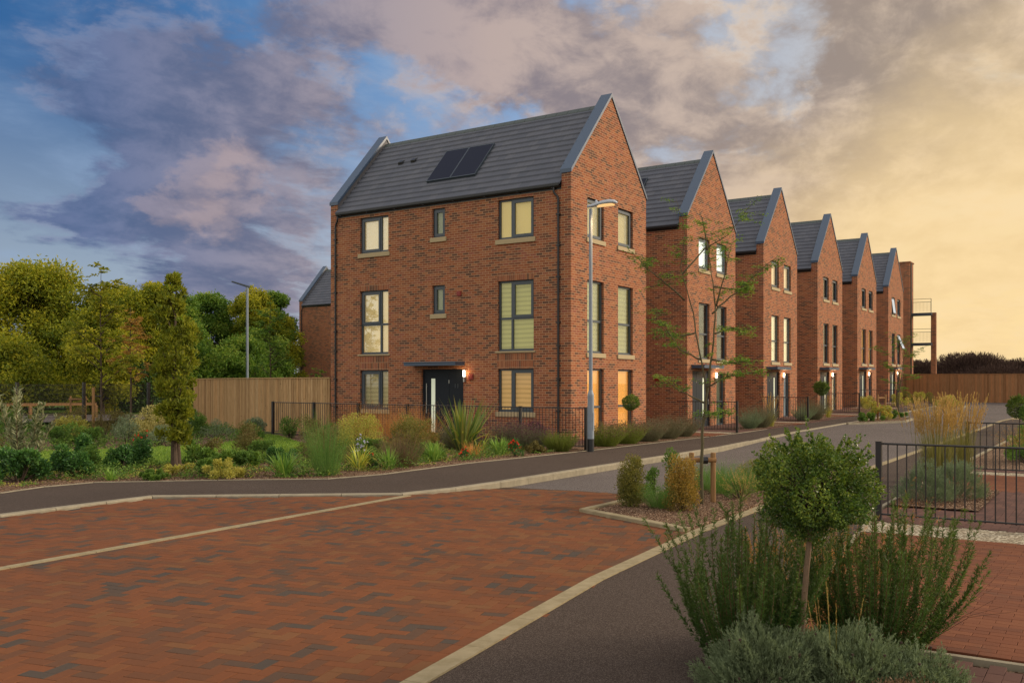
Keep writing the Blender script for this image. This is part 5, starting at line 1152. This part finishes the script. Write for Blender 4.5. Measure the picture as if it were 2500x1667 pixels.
grassclump('bright strap-leaved clump beside the brown seed stems', -10.1, -1.5, 0, .55, .48, 'strap', 122, 100, .02, SG)
grassclump('darker strap-leaved clump just left of the big flax', -8.1, -1.1, 0, .6, .52, 'strap', 123, 120, .02, SG)
grassclump('light strap-leaved clump just right of the big flax', -5.7, -1.25, 0, .62, .50, 'strap', 124, 120, .018, SG)
grassclump('yellowing arching strap-leaved clump at the foot of the feathery plant', -10.6, -1.15, 0, .6, .62, 'strapy', 125, 60, .024, SG, lean=.5, droop=1.4)
grassclump('drooping straw-coloured leaves at the foot of the flax', -6.3, -.9, 0, .8, .42, 'orange', 126, 120, .012, None, lean=.9, droop=1.3)
grassclump('yellow drooping leaves on the right side of the flax', -5.2, -.3, 0, .7, .75, 'strapy', 127, 16, .035, None, lean=.6, droop=1.8)
needleshrub('tall feathery bright green clump at the bend of the path', -11.7, -1.35, 0, .95, 1.0, 'feather', 130, 260, None, .42, .05, 34, 'fennel', 'feathery plant', .004, .1, lw=.06)
needleshrub('mound of dark brown seed stems in front of the railing', -9.45, -1.3, 0, 1.15, .72, 'brown', 131, 420, None, .75, .025, 16, 'seed_stem_clump', 'plant', .004, .3, stemc='brown')
shrub('airy golden shrub with small pale flowers, left of two', -7.5, 1.7, 0, 1.5, 1.05, 'yellow', 132, 4200, .045, .5, 'airy golden shrubs', up=.5, nb=24)
shrub('airy golden shrub, right of two, touching the flax', -5.6, 1.5, 0, 1.7, .95, 'box', 133, 4200, .045, .5, 'airy golden shrubs', up=.5, nb=24)
for i, (x_, y_, lb) in enumerate([(-2.9, 5.9, 'billowing orange-bronze grass behind the railing, left part'), (-3.4, 4.3, 'billowing orange-bronze grass left of the house door'), (-4.2, 2.5, 'orange-bronze grass nearest the big flax')]):
    needleshrub(lb, x_, y_, 0, 1.9, 1.18 - .06 * i, 'orange', 134 + i, 520, 'orange-bronze grasses', .75, .05, 14, 'bronze_grass', 'grass', .003, .2, lw=.05)
# New Zealand flax
rng = np.random.default_rng(9); fx = empty('flax', (-5.4, .1, 0), 0, 'large spiky striped flax in front of the front door', 'flax')
n = 120; az_ = rng.random(n) * 6.28; r_ = np.sqrt(rng.random(n)); blades('leaf_blades', np.stack([np.cos(az_) * r_ * .13, np.sin(az_) * r_ * .13, 0 * az_], 1), az_, .06 + .50 * r_, rng.uniform(.9, 1.62, n), rng.uniform(.035, .06, n), np.abs(rng.normal(0, .22, n)), 'phorm', fx, rng, 7, twist=.8)
n = 14; az_ = rng.random(n) * 6.28; blades('bent_blades', np.zeros((n, 3)), az_, rng.uniform(.3, .8, n), rng.uniform(1.0, 1.4, n), .04, rng.uniform(.9, 1.7, n), 'strapy', fx, rng, 8, twist=.8)
LG = 'lavender mounds by the railing'
for i, (x_, y_, w_, h_, m_, lb) in enumerate([(-3.7, -.2, 1.1, .66, 'lav', 'grey-brown lavender mound just right of the flax'), (-3.9, -1.05, 1.0, .58, 'lav', 'lavender mound below the purple-leaved shrub'), (-3.85, -1.85, .95, .46, 'lavg', 'greener lavender mound nearest the lit street lamp'), (-4.5, .9, 1.1, .62, 'lav', 'lavender mound behind the light strap leaves')]):
    needleshrub(lb, x_, y_, 0, w_, h_, m_, 140 + i, 480, LG, .85, .022, 20, tip='purple' if i < 2 else None)
shrub('small purple-leaved shrub among the lavender', -3.0, -.6, 0, .5, .85, 'purple', 144, 800, .05, .55, None, lift=.4)
HG = 'lavender hedge mounds under the corner house gable'
for i, (x_, y_, w_, h_) in enumerate([(-1.6, -2.0, 1.2, .56), (-.3, -2.0, 1.2, .55), (1.1, -2.0, 1.25, .58), (2.6, -1.95, 1.3, .62), (4.0, -1.85, 1.3, .62)]):
    needleshrub(['first low green mound right of the lit street lamp', 'second low mound of the hedge under the gable', 'middle mound of the hedge, at the foot of the small ball tree', 'fourth mound of the hedge, past the house corner', 'last brownish mound of the hedge, by the driveway'][i], x_, y_, 0, w_, h_, 'lavg' if i < 2 else 'lav', 150 + i, 520, HG, .9, .022, 20, tip='brown')
for i, (x_, y_, lb, fl_) in enumerate([(-10.3, -1.15, 'small red-flowered rose near the path bend', 8), (-5.85, -1.8, 'red rose bush right of the flax at the path edge', 14), (-7.2, -1.3, 'tiny red-flowered plant at the foot of the flax', 5), (-8.7, 8.6, 'red-flowered plant in the back bed, on the left', 8), (-7.6, 8.3, 'red-flowered plant in the back bed, behind the oak', 8)]):
    shrub(lb, x_, y_, 0, .45, .42 if i != 2 else .25, 'shrub', 160 + i, 700, .04, .6, 'red-flowered roses', name='rose_bush', cat='rose', nb=7, flowers='red', nf=fl_ * 3)
rgb = np.random.default_rng(88)
ex = [(-17.2, 3.0, .9, .6, 'shrub', 'dark shrub cut by the left edge of the photo'), (-13.9, 3.1, .8, .5, 'mid', 'mid-green shrub between the second and third dark shrubs'), (-11.2, 2.7, 1.0, .55, 'olive', 'olive mound right behind the broad-leaved shrub'),
 (-10.4, 1.9, 1.1, .5, 'mid', 'low leafy green mound between the oak and the feathery clump'), (-11.0, .6, 1.0, .42, 'shrub', 'dark low mound behind the bright strap-leaved clump'), (-9.0, 1.5, 1.1, .7, 'olive', 'bushy olive shrub left of the airy golden pair'),
 (-8.7, .2, .9, .5, 'mid', 'green mound behind the brown seed stems'), (-6.6, .9, 1.2, .8, 'box', 'gold-green mound between the airy shrubs and the flax'), (-7.6, -.6, .8, .4, 'mid', 'low green plant left of the flax foot'), (-7.0, 3.2, 1.5, .8, 'olive', 'olive shrub behind the airy golden pair'),
 (-4.6, 5.4, 1.2, .6, 'mid', 'low green shrub left of the bronze grass'), (-4.7, -1.6, .6, .3, 'olive', 'low brown-green tuft at the path edge beside the rose'), (-12.9, .4, 1.0, .3, 'mid', 'low green carpet plant in front of the broad-leaved shrub'), (-14.0, .7, .7, .2, 'mid', 'low green carpet plant left of the oak, at the path')]
for i, (x_, y_, w_, h_, m_, lb) in enumerate(ex): shrub(lb, x_, y_, 0, w_, h_, m_, 700 + i, 2300, .052, .45, 'filler shrubs of the left bed', up=.4)
bk_ = [(-12.5, 11.2, 1.3, .7, 'mid', 'leafy mound in the back bed, left of the three green ones'), (-14.0, 12.6, 1.4, .8, 'shrub', 'dark mound at the left of the back bed'), (-11.2, 12.3, 1.2, .75, 'olive', 'olive mound in the back bed near the mesh fence'), (-6.0, 11.6, 1.2, .8, 'olive', 'olive mound right of the variegated shrub'),
 (-4.6, 11.4, 1.2, .7, 'mid', 'green mound before the left part of the board fence'), (-3.4, 13.4, 1.3, .8, 'mid', 'green mound at the foot of the board fence'), (-2.0, 15.2, 1.4, .8, 'silver', 'blue-grey mound at the far end of the board fence'), (-5.2, 14.6, 1.4, .9, 'olive', 'soft olive mound right of the staked young tree'), (-8.3, 12.6, 1.3, .8, 'yellow', 'yellow mound left of the staked young tree'), (-16.5, 13.5, 1.8, .8, 'mid', 'green mound low at the left edge before the mesh fence'),
 (-3.3, 10.2, 1.0, .6, 'silver', 'blue-grey mound at the left end of the railing'), (-7.8, 17.0, 2.0, .9, 'mid', 'green mound just inside the mesh fence'), (-4.6, 18.6, 2.0, .9, 'olive', 'olive mound just inside the mesh fence, to the right')]
for i, (x_, y_, w_, h_, m_, lb) in enumerate(bk_): shrub(lb, x_, y_, 0, w_, h_, m_, 730 + i, 2200, .06, .45, 'filler shrubs of the back bed', up=.4)
shrub('small plant with lilac flowers beside the brown seed stems', -9.7, -.3, 0, .5, .62, 'mid', 168, 500, .04, .4, None, flowers='blue', nf=30, nb=6)
# back bed
shrub('large cream variegated shrub behind the oak', -7.0, 10.2, 0, 1.9, 1.15, 'varieg', 170, 5200, .06, .55, None, nb=26)
shrub('silver-grey shrub left of the variegated one', -8.4, 9.7, 0, .95, .85, 'silver', 171, 2400, .05, .3, 'silver shrubs of the back bed')
shrub('lower silver-grey shrub in front of the variegated one', -8.3, 8.4, 0, 1.0, .62, 'silver', 172, 2200, .05, .3, 'silver shrubs of the back bed')
shrub('green shrub at the back bed left of the staked young tree', -10.1, 10.1, 0, 1.1, .66, 'mid', 173, 2200, .06, .5, 'green shrubs of the back bed')
shrub('green shrub at the foot of the staked young tree', -9.6, 9.6, 0, .9, .60, 'mid', 174, 1900, .06, .5, 'green shrubs of the back bed')
shrub('tall soft olive shrub behind the foot of the staked tree', -6.9, 13.2, 0, 1.0, .95, 'olive', 175, 1900, .05, .35, None, up=.6)
shrub('bluish low shrub right of the oak, before the board fence', -5.2, 9.8, 0, 1.2, .66, 'silver', 176, 1800, .045, .3, None)
shrub('green shrub near the left end of the railing', -4.9, 8.6, 0, .9, .60, 'mid', 177, 1700, .06, .5, 'green shrubs of the back bed')
shrub('dark shrub against the railing, right of the board fence bend', -3.6, 8.2, 0, .9, .7, 'mid', 178, 1500, .06, .45, 'green shrubs of the back bed')
# forecourts
balltree('small clipped ball tree under the gable of the nearest house', 1.33, -1.35, 0, 1.16, .265, 201, n=3000, leaf=.035, th=.011, group='clipped ball trees')
balltree('dense clipped ball tree beside the fourth house door', 20.3, -2.0, .07, 1.42, .33, 202, n=3500, leaf=.04)
balltree('dark clipped ball tree across the road at far right', 13.9, -10.8, 0, .85, .43, 203, n=3800, leaf=.045)
needleshrub('silver-blue low lavender left of the third house railing', 9.95, -2.1, .04, .75, .60, 'silver', 210, 320, 'lavenders of the forecourts', .9, .025, 20)
needleshrub('brown-green lavender beside the third house feather grass', 10.9, -2.2, .04, 1.1, .85, 'lav', 211, 480, 'lavenders of the forecourts', .85, .025, 20)
needleshrub('silver-blue low lavender behind the third house railing', 17.5, -1.95, .08, .8, .62, 'silver', 212, 300, 'lavenders of the forecourts', .9, .025, 20)
needleshrub('brown-green lavender under the fourth house ball tree', 18.7, -2.1, .08, 1.0, .95, 'lav', 213, 460, 'lavenders of the forecourts', .85, .025, 20)
grassclump('straw-plumed feather grass at the third house door', 13.0, -1.9, .04, .7, .55, 'reed', 214, 120, .008, 'feather grasses', lean=.3, droop=.3, plume='straw', pn=26, ph=1.30)
grassclump('shorter straw-plumed feather grass by the third house path', 11.9, -2.3, .04, .6, .6, 'yellow', 215, 120, .008, 'feather grasses', lean=.3, droop=.5, plume='straw', pn=14, ph=1.05)
grassclump('feather grass right of the fourth house ball tree', 21.3, -2.05, .09, .6, .6, 'yellow', 216, 120, .008, 'feather grasses', lean=.3, droop=.5, plume='straw', pn=14, ph=1.1)
YS = 'yellow-green spiraea shrubs by the far houses'
for i, (x_, y_, w_, h_, lb) in enumerate([(30.0, -2.0, 1.4, .85, 'yellow shrub left of the fifth house door'), (31.6, -1.7, 1.4, .8, 'yellow shrub right of the fifth house door'), (38.6, -2.0, 1.5, .85, 'yellow shrub left of the sixth house door'), (40.6, -2.1, 1.6, .9, 'yellow shrub under the sixth house door lamp'), (42.8, -2.3, 1.7, .85, 'yellow shrub at the corner of the sixth house'), (45.2, -2.4, 1.7, .75, 'farthest yellow shrub against the far fence')]):
    shrub(lb, x_, y_, gz(x_) + .02, w_, h_, 'yellow' if i % 2 == 0 else 'box', 220 + i, 1500, .07, .5, YS, flowers='orangefl' if i in (0, 3) else None, nf=20, stems=False)
BR = 'orange-flowered shrubs in the road beds'
for i, (x_, y_, w_, h_, lb) in enumerate([(18.4, -4.6, 1.9, .38, 'green shrub at the near tip of the middle road bed'), (20.0, -4.8, 1.7, .62, 'orange-flowered shrub around the stakes in the middle road bed'), (22.0, -4.9, 2.0, .38, 'green shrub at the far end of the middle road bed'), (36.8, -4.9, 1.4, .6, 'shrub at the near end of the farthest road bed'), (38.6, -4.9, 1.6, .7, 'orange-flowered shrub at the far end of the farthest road bed')]):
    shrub(lb, x_, y_, gz(x_) + .02, w_, h_, 'mid' if i in (0, 2) else 'yellow', 230 + i, 2400, .07, .5, BR, flowers='orangefl' if i in (1, 4) else None, nf=50, stems=False)
s2 = stake(19.9, -4.62, 1.18, 'left stake of the pair in the middle road bed', gz(20)); stake(20.35, -4.85, 1.18, 'right stake of the pair in the middle road bed', gz(20))
q = MB(); q.tube([(.02, -.02, 1.02), (.43, -.21, 1.02)], .035, 8, r=.5); q.build('crossbar', 'stake', s2, rnd=True)
# ------------------------------------------------------------------ the bed in the road
balls = [('boxL', -12.16, -7.95, .38, .80, 'box', 'upright olive-green box shrub, left of two by the kerb corner'), ('boxR', -12.15, -8.75, .46, .82, 'boxy', 'upright amber-tinted box shrub in front of the tree stakes')]
for i, (_, x_, y_, w_, h_, m_, lb) in enumerate(balls):
    rng = np.random.default_rng(300 + i); root = empty('box_shrub', (x_, y_, -.07), 0, lb, 'shrub', 'box shrubs of the road bed'); n = 6500; w_ *= 1.12
    Cs = [(rng.normal(0, .02) + math.cos(a) * w_ * .2, math.sin(a) * w_ * .2, z_) for a, z_ in zip(rng.random(34) * 6.28, np.linspace(.09, h_ - .10, 34))]; Rs = [w_ * .32 * np.interp(c[2] / h_, [0, .25, .6, 1], [.8, 1.1, .95, .45]) for c in Cs]
    P, u, idx = blobs(rng, Cs, Rs, n, .7); leaves('foliage', P, nrm(u * .6 + rnd_unit(rng, n) * .6 + np.array([0, 0, .5])), rng.uniform(.020, .034, n), .017, m_, root, rng, rng.random(34)[idx] * .3 + .7 * rng.random(n) - .2 + .35 * P[:, 2] / h_)
    q = MB(); [q.tube([(0, 0, -.02), (c[0] * .7, c[1] * .7, c[2] * .6), c], [.006, .005, .002], 5) for c in Cs[::3]]; q.build('stem', 'barkdk', root)
shrub('rounded olive box shrub behind the near ball tree', -8.3, -8.45, -.03, .60, .56, 'box', 303, 3400, .024, .5, 'box shrubs of the road bed', nb=16)
shrub('green leafy patch at the inner kerb corner, behind the left box shrub', -11.5, -7.75, -.05, .5, .30, 'mid', 320, 900, .035, .5, 'weeds of the road bed', up=.4)
shrub('bright green leafy patch right of the tree stakes', -10.3, -8.95, -.05, .6, .30, 'mid', 321, 1200, .03, .5, 'weeds of the road bed', up=.5)
needleshrub('ferny green mound at the far end of the near road bed', -7.5, -8.9, -.04, 1.0, .45, 'feather', 322, 500, 'ferny green mounds', .9, .03, 20, 'ferny_mound', 'feathery plant', .0025, .2, lw=.06)
needleshrub('ferny green mound hidden behind the round olive box', -9.0, -8.2, -.04, .9, .38, 'feather', 323, 420, 'ferny green mounds', .9, .03, 20, 'ferny_mound', 'feathery plant', .0025, .2, lw=.06)
shrub('leafy green weed between the two box shrubs', -10.9, -7.75, -.05, .36, .50, 'mid', 304, 700, .045, .5, 'weeds of the road bed', up=.5)
shrub('tall leggy green weed left of the stakes', -10.2, -7.75, -.05, .36, .82, 'mid', 305, 800, .04, .5, 'weeds of the road bed', up=.6)
shrub('small bushy green weed at the foot of the amber box shrub', -11.3, -8.2, -.05, .34, .34, 'mid', 306, 600, .035, .5, 'weeds of the road bed', up=.5)
for i, (x_, y_, w_, h_, lb) in enumerate([(-12.1, -8.4, .75, .34, 'fine ferny green tuft between the box shrubs and the bark'), (-9.9, -8.5, 1.0, .50, 'fine ferny green mound just behind the tree stakes'), (-8.9, -8.8, 1.1, .52, 'fine ferny green mound beside the near ball tree'), (-9.6, -7.95, .9, .46, 'fine ferny green mound along the back kerb')]):
    needleshrub(lb, x_, y_, -.05, w_, h_, 'feather', 307 + i, 420, 'ferny green mounds', .9, .03, 20, 'ferny_mound', 'feathery plant', .0025, .2, lw=.06)
needleshrub('wispy orange grass stems beside the near ball tree', -17.6, -12.25, -.10, .8, .95, 'orange', 312, 150, None, .55, .03, 26, 'orange_grass', 'grass', .002, -.4, lw=.08, low=.5, stemc='orange')
needleshrub('wispy tan grass heads leaning over the near kerb', -10.7, -9.15, -.05, .5, .50, 'straw', 313, 60, None, .7, .03, 22, 'orange_grass', 'grass', .002, -.9, lw=.1, low=.6, stemc='reed')
# young locust-like tree with its stakes
def S(u, v, dx=0): # helper: small offsets measured on the tree, x = across the view, z = height
    return (u * .549 + dx * .83, -u * .836 + dx * .55, v)
T0 = [S(0, -.05), S(.02, .7), S(.03, 1.2), S(.10, 1.75), S(.17, 2.3), S(.22, 3.0), S(.16, 3.5), S(.10, 3.9)]
limbs = [T0, [S(.10, 1.7), S(-.02, 2.3), S(-.12, 2.9), S(-.30, 3.6), S(-.24, 4.1), S(-.36, 4.65, .1)],
         [S(.10, 3.85), S(.05, 4.2), S(-.02, 4.45)], [S(.17, 2.9), S(.40, 3.1, .1), S(.70, 3.35, .1), S(1.02, 3.65, .1), S(1.18, 3.78)],
         [S(-.24, 3.1), S(-.55, 3.35, -.1), S(-.8, 3.55, -.1), S(-1.02, 3.8)], [S(-.28, 3.5), S(.1, 3.9, .2), S(.45, 4.1, .2), S(.78, 4.55, .2)],
         [S(.2, 2.6), S(.5, 2.7, .2), S(.75, 2.62, .2)], [S(.0, 2.2), S(-.35, 2.35, -.2), S(-.75, 2.95, -.2)],
         [S(.17, 2.2), S(.45, 2.15, .1), S(.80, 2.2, .1)], [S(.05, 1.55), S(-.25, 1.72, .2), S(-.62, 1.98, .2)], [S(.1, 1.8), S(.35, 1.95, -.2), S(.80, 2.02, -.2)],
         [S(.03, 1.3), S(.2, 1.4, .1), S(.38, 1.42, .1)], [S(.22, 3.0), S(.35, 3.5, -.1), S(.45, 4.0, -.1)], [S(-.1, 2.6), S(-.4, 2.55, .1), S(-.65, 2.75, .1)], [S(.2, 3.3), S(.6, 3.28, .2), S(.82, 3.3, .2)]]
fol = [(3, .35, 22), (4, .3, 22), (5, .3, 18), (1, .55, 16), (2, .1, 10), (6, .3, 14), (7, .3, 22), (8, .25, 16), (9, .35, 12), (10, .35, 18), (11, .2, 14), (12, .2, 10), (13, .3, 12), (14, .4, 12), (0, .28, 12)]
youngtree('thin young tree with feathery light green leaves, held by two stakes in the near bed', -11.3, -8.69, -.10, 4.7, 42, limbs, fol, 'tree_green', 'barkgr', .030, per=640, leaf=.042, spray=.26, lw=.34)
st_ = empty('tree_stake', (-11.05, -8.62, -.12), 0, 'pair of orange-brown stakes with a crossbar and black tie at the thin young tree', 'tree stake', 'timber tree stakes')
for nm, off in (('post', -.17), ('post', .16)):
    q = MB(); a = S(off, 0); q.tube([(a[0], a[1], -.1), (a[0], a[1], .80), (a[0], a[1], .812)], [.040, .040, .034], 12, r=.3); q.build(nm, 'stake', st_, rnd=True)
q = MB(); a, b = S(-.27, .68, -.02), S(.2, .68, -.02); q.tube([(a[0], a[1], .70), (b[0], b[1], .70)], .038, 10, r=.6); q.build('crossbar', 'stake', st_, rnd=True)
q = MB(); a, b = S(-.05, .68, -.07), S(.06, .68, -.07); q.tube([(a[0], a[1], .70), (b[0], b[1], .70)], .055, 12); q.build('tie', 'black', st_)
l2 = [[S(u_ * 1.25, v_ * .80, 0) if False else (p[0] * 1.2, p[1] * 1.2, p[2] * .94) for p in l_] for l_ in limbs]
youngtree('thin young street tree in front of the sixth house', 29.0, -3.75, gz(29), 4.4, 43, l2, fol, 'tree_green', 'barkgr', .035, per=260, leaf=.075, spray=.34, lw=.4)
# ------------------------------------------------------------------ right-hand gardens
santolina('silver cotton lavender mound behind the near railing, left part', -9.35, -11.5, -.02, .80, .56, 401, 'silver', 1900)
santolina('silver cotton lavender mound behind the near railing, right part', -8.7, -11.85, -.02, .85, .56, 402, 'silver', 1900)
grassclump('tall golden feather reed grass behind the near railing, left clump', -6.75, -11.25, -.02, .7, 1.0, 'reed', 403, 420, .007, 'golden feather reed grasses', lean=.16, droop=.2, spread=.28, plume='straw', pn=130, ph=1.50)
grassclump('tall golden feather reed grass at the farther railing post', -5.6, -11.5, -.02, .5, 1.0, 'reed', 404, 260, .007, 'golden feather reed grasses', lean=.14, droop=.2, spread=.28, plume='straw', pn=85, ph=1.55)
grassclump('few loose arching reed stems left of the tall reed grass', -6.9, -10.95, -.02, .3, .4, 'reed', 405, 30, .006, 'golden feather reed grasses', lean=.5, droop=.5, plume='straw', pn=7, ph=1.45)
needleshrub('golden brown grassy shrub behind the farther railing', -.4, -12.2, -.02, 1.5, .85, 'orange', 406, 420, None, .8, .04, 16, 'bronze_grass', 'grass', .003, .2, lw=.06, stemc='lavg')
shrub('green shrub in front of the golden brown grass', -1.3, -12.3, -.02, 1.4, .55, 'mid', 407, 2600, .05, .5, None)
shrub('leafy green shrub at the far right, beyond the ball tree', 12.0, -11.3, -.0, 1.0, 1.0, 'mid', 408, 2600, .07, .5, None)
shrub('low green hedge plant between the railing and the far ball tree', 5.0, -11.9, -.0, 1.6, .6, 'mid', 409, 2400, .06, .5, None)
# foreground group
balltree('near ball tree on a thin bare stem in the foreground', -18.86, -12.38, -.12, 1.205, .335, 501, (.045, -.065), n=17500, leaf=.0205, th=.019, ragged=.26, trunk='barklt', lw=.62, flat=.93, droopy=True)
shrub('dark leafy undergrowth filling the middle of the foreground bed', -18.55, -12.25, -.12, .95, .42, 'shrub', 527, 5200, .022, .3, None, up=.6)
rosemary('rosemary bush left of the near ball tree stem', -18.72, -11.98, -.12, 1.02, 511, 120, spread=.62, nl=360)
rosemary('rosemary bush right of the near ball tree stem', -18.0, -12.62, -.12, 1.06, 512, 150, spread=.80, nl=340)
santolina('silver cotton lavender mound left of the near stem', -19.12, -12.22, -.12, .74, .42, 521, n=3000)
santolina('silver cotton lavender mound right of the near stem', -18.92, -12.70, -.12, .70, .38, 522, n=2600)
santolina('silver cotton lavender mound at the bottom right edge', -18.8, -13.05, -.12, .5, .28, 523, n=1800)
shrub('low rusty brown plant between the silver mounds', -19.2, -13.05, -.12, .45, .36, 'brown', 524, 2600, .02, .4, None, up=.6)
grassclump('thin tan grass stalks rising from the silver mounds', -18.9, -12.6, -.12, .5, .3, 'reed', 525, 20, .004, None, lean=.3, droop=.4, plume='straw', pn=7, ph=.72, pl=.4)
grassclump('wispy orange grass behind the left rosemary', -17.9, -11.9, -.12, .6, .3, 'orange', 526, 60, .003, None, lean=.4, droop=.5, plume='orange', pn=60, ph=.80, pl=.4)
rng = np.random.default_rng(77)
bt_ = empty('bare_twigs', (-17.75, -12.9, -.12), 0, 'bare brown twigs arching over the brick drive', 'twigs'); q = MB()
for i in range(9):
    a = rng.uniform(-2.4, -.4); l_ = rng.uniform(.3, .75); q.tube([(0, 0, .1), (math.cos(a) * l_ * .5, math.sin(a) * l_ * .5, .22 + l_ * .2), (math.cos(a) * l_, math.sin(a) * l_, .3 + l_ * rng.uniform(.2, .7))], [.0018, .0012, .0006], 4)
q.build('stems', 'barkdk', bt_)
def cover(name, poly, n, mat, seed, thr, lab, h=.10, leaf=.045):
    rng = np.random.default_rng(seed); P2 = np.array(poly); a, b = P2.min(0), P2.max(0); p = rng.uniform(a, b, (n, 2)); p = p[inpoly(p[:, 0], p[:, 1], poly)]
    f = np.sin(p[:, 0] * 2.1 + seed) * np.sin(p[:, 1] * 2.6 + seed * 2) + .6 * np.sin(p[:, 0] * 4.7 + p[:, 1] * 3.9) + .3 * np.sin(p[:, 0] * 9 - p[:, 1] * 8); p = p[f > thr]; f = f[f > thr]; m_ = len(p)
    zz = rng.random(m_) * h * np.clip(f - thr, 0, 1.2); P = np.column_stack([p, zz + .02]); o = leaves(name, P, nrm(rnd_unit(rng, m_) * [1, 1, .6] + np.array([0, 0, .35])), rng.uniform(.6, 1.3, m_) * leaf, leaf * .5, mat, None, rng)
    tag(o, kind='stuff', label=lab, cat='ground cover')
LB = [(p[0], p[1] + .35) for p in BACK[1:9]] + [(-3.4, -1.5), (-3.2, 6), (-6.5, 4.0), (-8.8, 2.9), (-12, 3.2), (-15.5, 3.8), (-18, 4.2)]
cover('ground_cover', LB, 80000, 'mid', 3, -.12, 'patchy low green ground cover between the shrubs of the front bed', .22, .05)
cover('ground_cover', LB, 36000, 'yellow', 5, .35, 'patchy yellowish ground cover between the shrubs of the front bed', .12, .04)
cover('ground_cover', LB, 26000, 'olive', 8, .45, 'patchy brownish ground cover between the shrubs of the front bed', .18, .05)
cover('ground_cover', [(-20, 12), (-12.5, 9.7), (-10.5, 8.4), (-7.4, 7.4), (-5, 8.8), (-2.9, 10.8), (-2.4, 11.5), (.9, 17), (-5, 23), (-20, 26)], 70000, 'mid', 4, -.1, 'green ground cover of the back bed', .2, .07)
# lawn blades and leaf litter: too fine to count
def scatter_blades(name, poly, lv, dz, n, mat, h, w, seed, zr=0):
    rng = np.random.default_rng(seed); P2 = np.array(poly); a, b = P2.min(0), P2.max(0); p = rng.uniform(a, b, (n, 2)); p = p[inpoly(p[:, 0], p[:, 1], poly)]; m_ = len(p)
    B0 = np.column_stack([p, [lv(x_, y_) + dz for x_, y_ in p]]); o, _ = blades(name, B0, rng.random(m_) * 6.28, rng.uniform(0, .7, m_), h * rng.uniform(.5, 1.3, m_), w, rng.uniform(0, .6, m_), mat, None, rng, 2); tag(o, kind='stuff', cat='grass' if mat == 'grassy' else 'litter', label='short mown grass of the curved lawn' if mat == 'grassy' else 'loose bark chips and dry leaves on the beds'); return o
scatter_blades('grass', [(-19, 4.7), (-15.3, 3.9), (-12.0, 3.4), (-8.8, 3.1), (-6.5, 4.2), (-3.2, 9.2), (-2.9, 10.6), (-5.0, 8.6), (-7.4, 7.2), (-10.5, 8.2), (-12.5, 9.5), (-16, 12), (-19, 14)], lv_path, .045, 90000, 'grassy', .05, .012, 601)
L['chips'] = leafmat('bark_chips', [(.05, .028, .018), (.10, .055, .035), (.18, .11, .07), (.30, .22, .16)], .8, 0, .2)
def chips(poly, lv, dz, n, seed, sz=.022):
    rng = np.random.default_rng(seed); P2 = np.array(poly); a, b = P2.min(0), P2.max(0); p = rng.uniform(a, b, (n, 2)); p = p[inpoly(p[:, 0], p[:, 1], poly)]; m_ = len(p)
    P = np.column_stack([p, [lv(x_, y_) + dz for x_, y_ in p]]); o = leaves('bark_chips', P, nrm(rnd_unit(rng, m_) * [1, 1, .3]), rng.uniform(.6, 1.5, m_) * sz, rng.uniform(.4, .8, m_) * sz, 'chips', None, rng, rng.random(m_) ** 1.6)
    tag(o, kind='stuff', label='loose bark chips scattered over a planting bed', cat='bark mulch')
chips([(p[0], p[1] + .05) for p in BACK[1:9]] + [(-3.4, -1.5), (-6, .4), (-10, 1.2), (-12.5, 2.6), (-15.5, 3.6), (-18, 3.6)], lv_path, .012, 26000, 611)
chips([(-12.85, -7.7), (-10.5, -7.62), (-7.6, -8.2), (-7.2, -9.38), (-13.5, -9.40)], lv_road, .055, 16000, 612, .016)
chips([(-10.0, -11.12), (-7.3, -11.05), (-7.3, -12.3), (-10.0, -12.3)], lv_r, .068, 3500, 613)
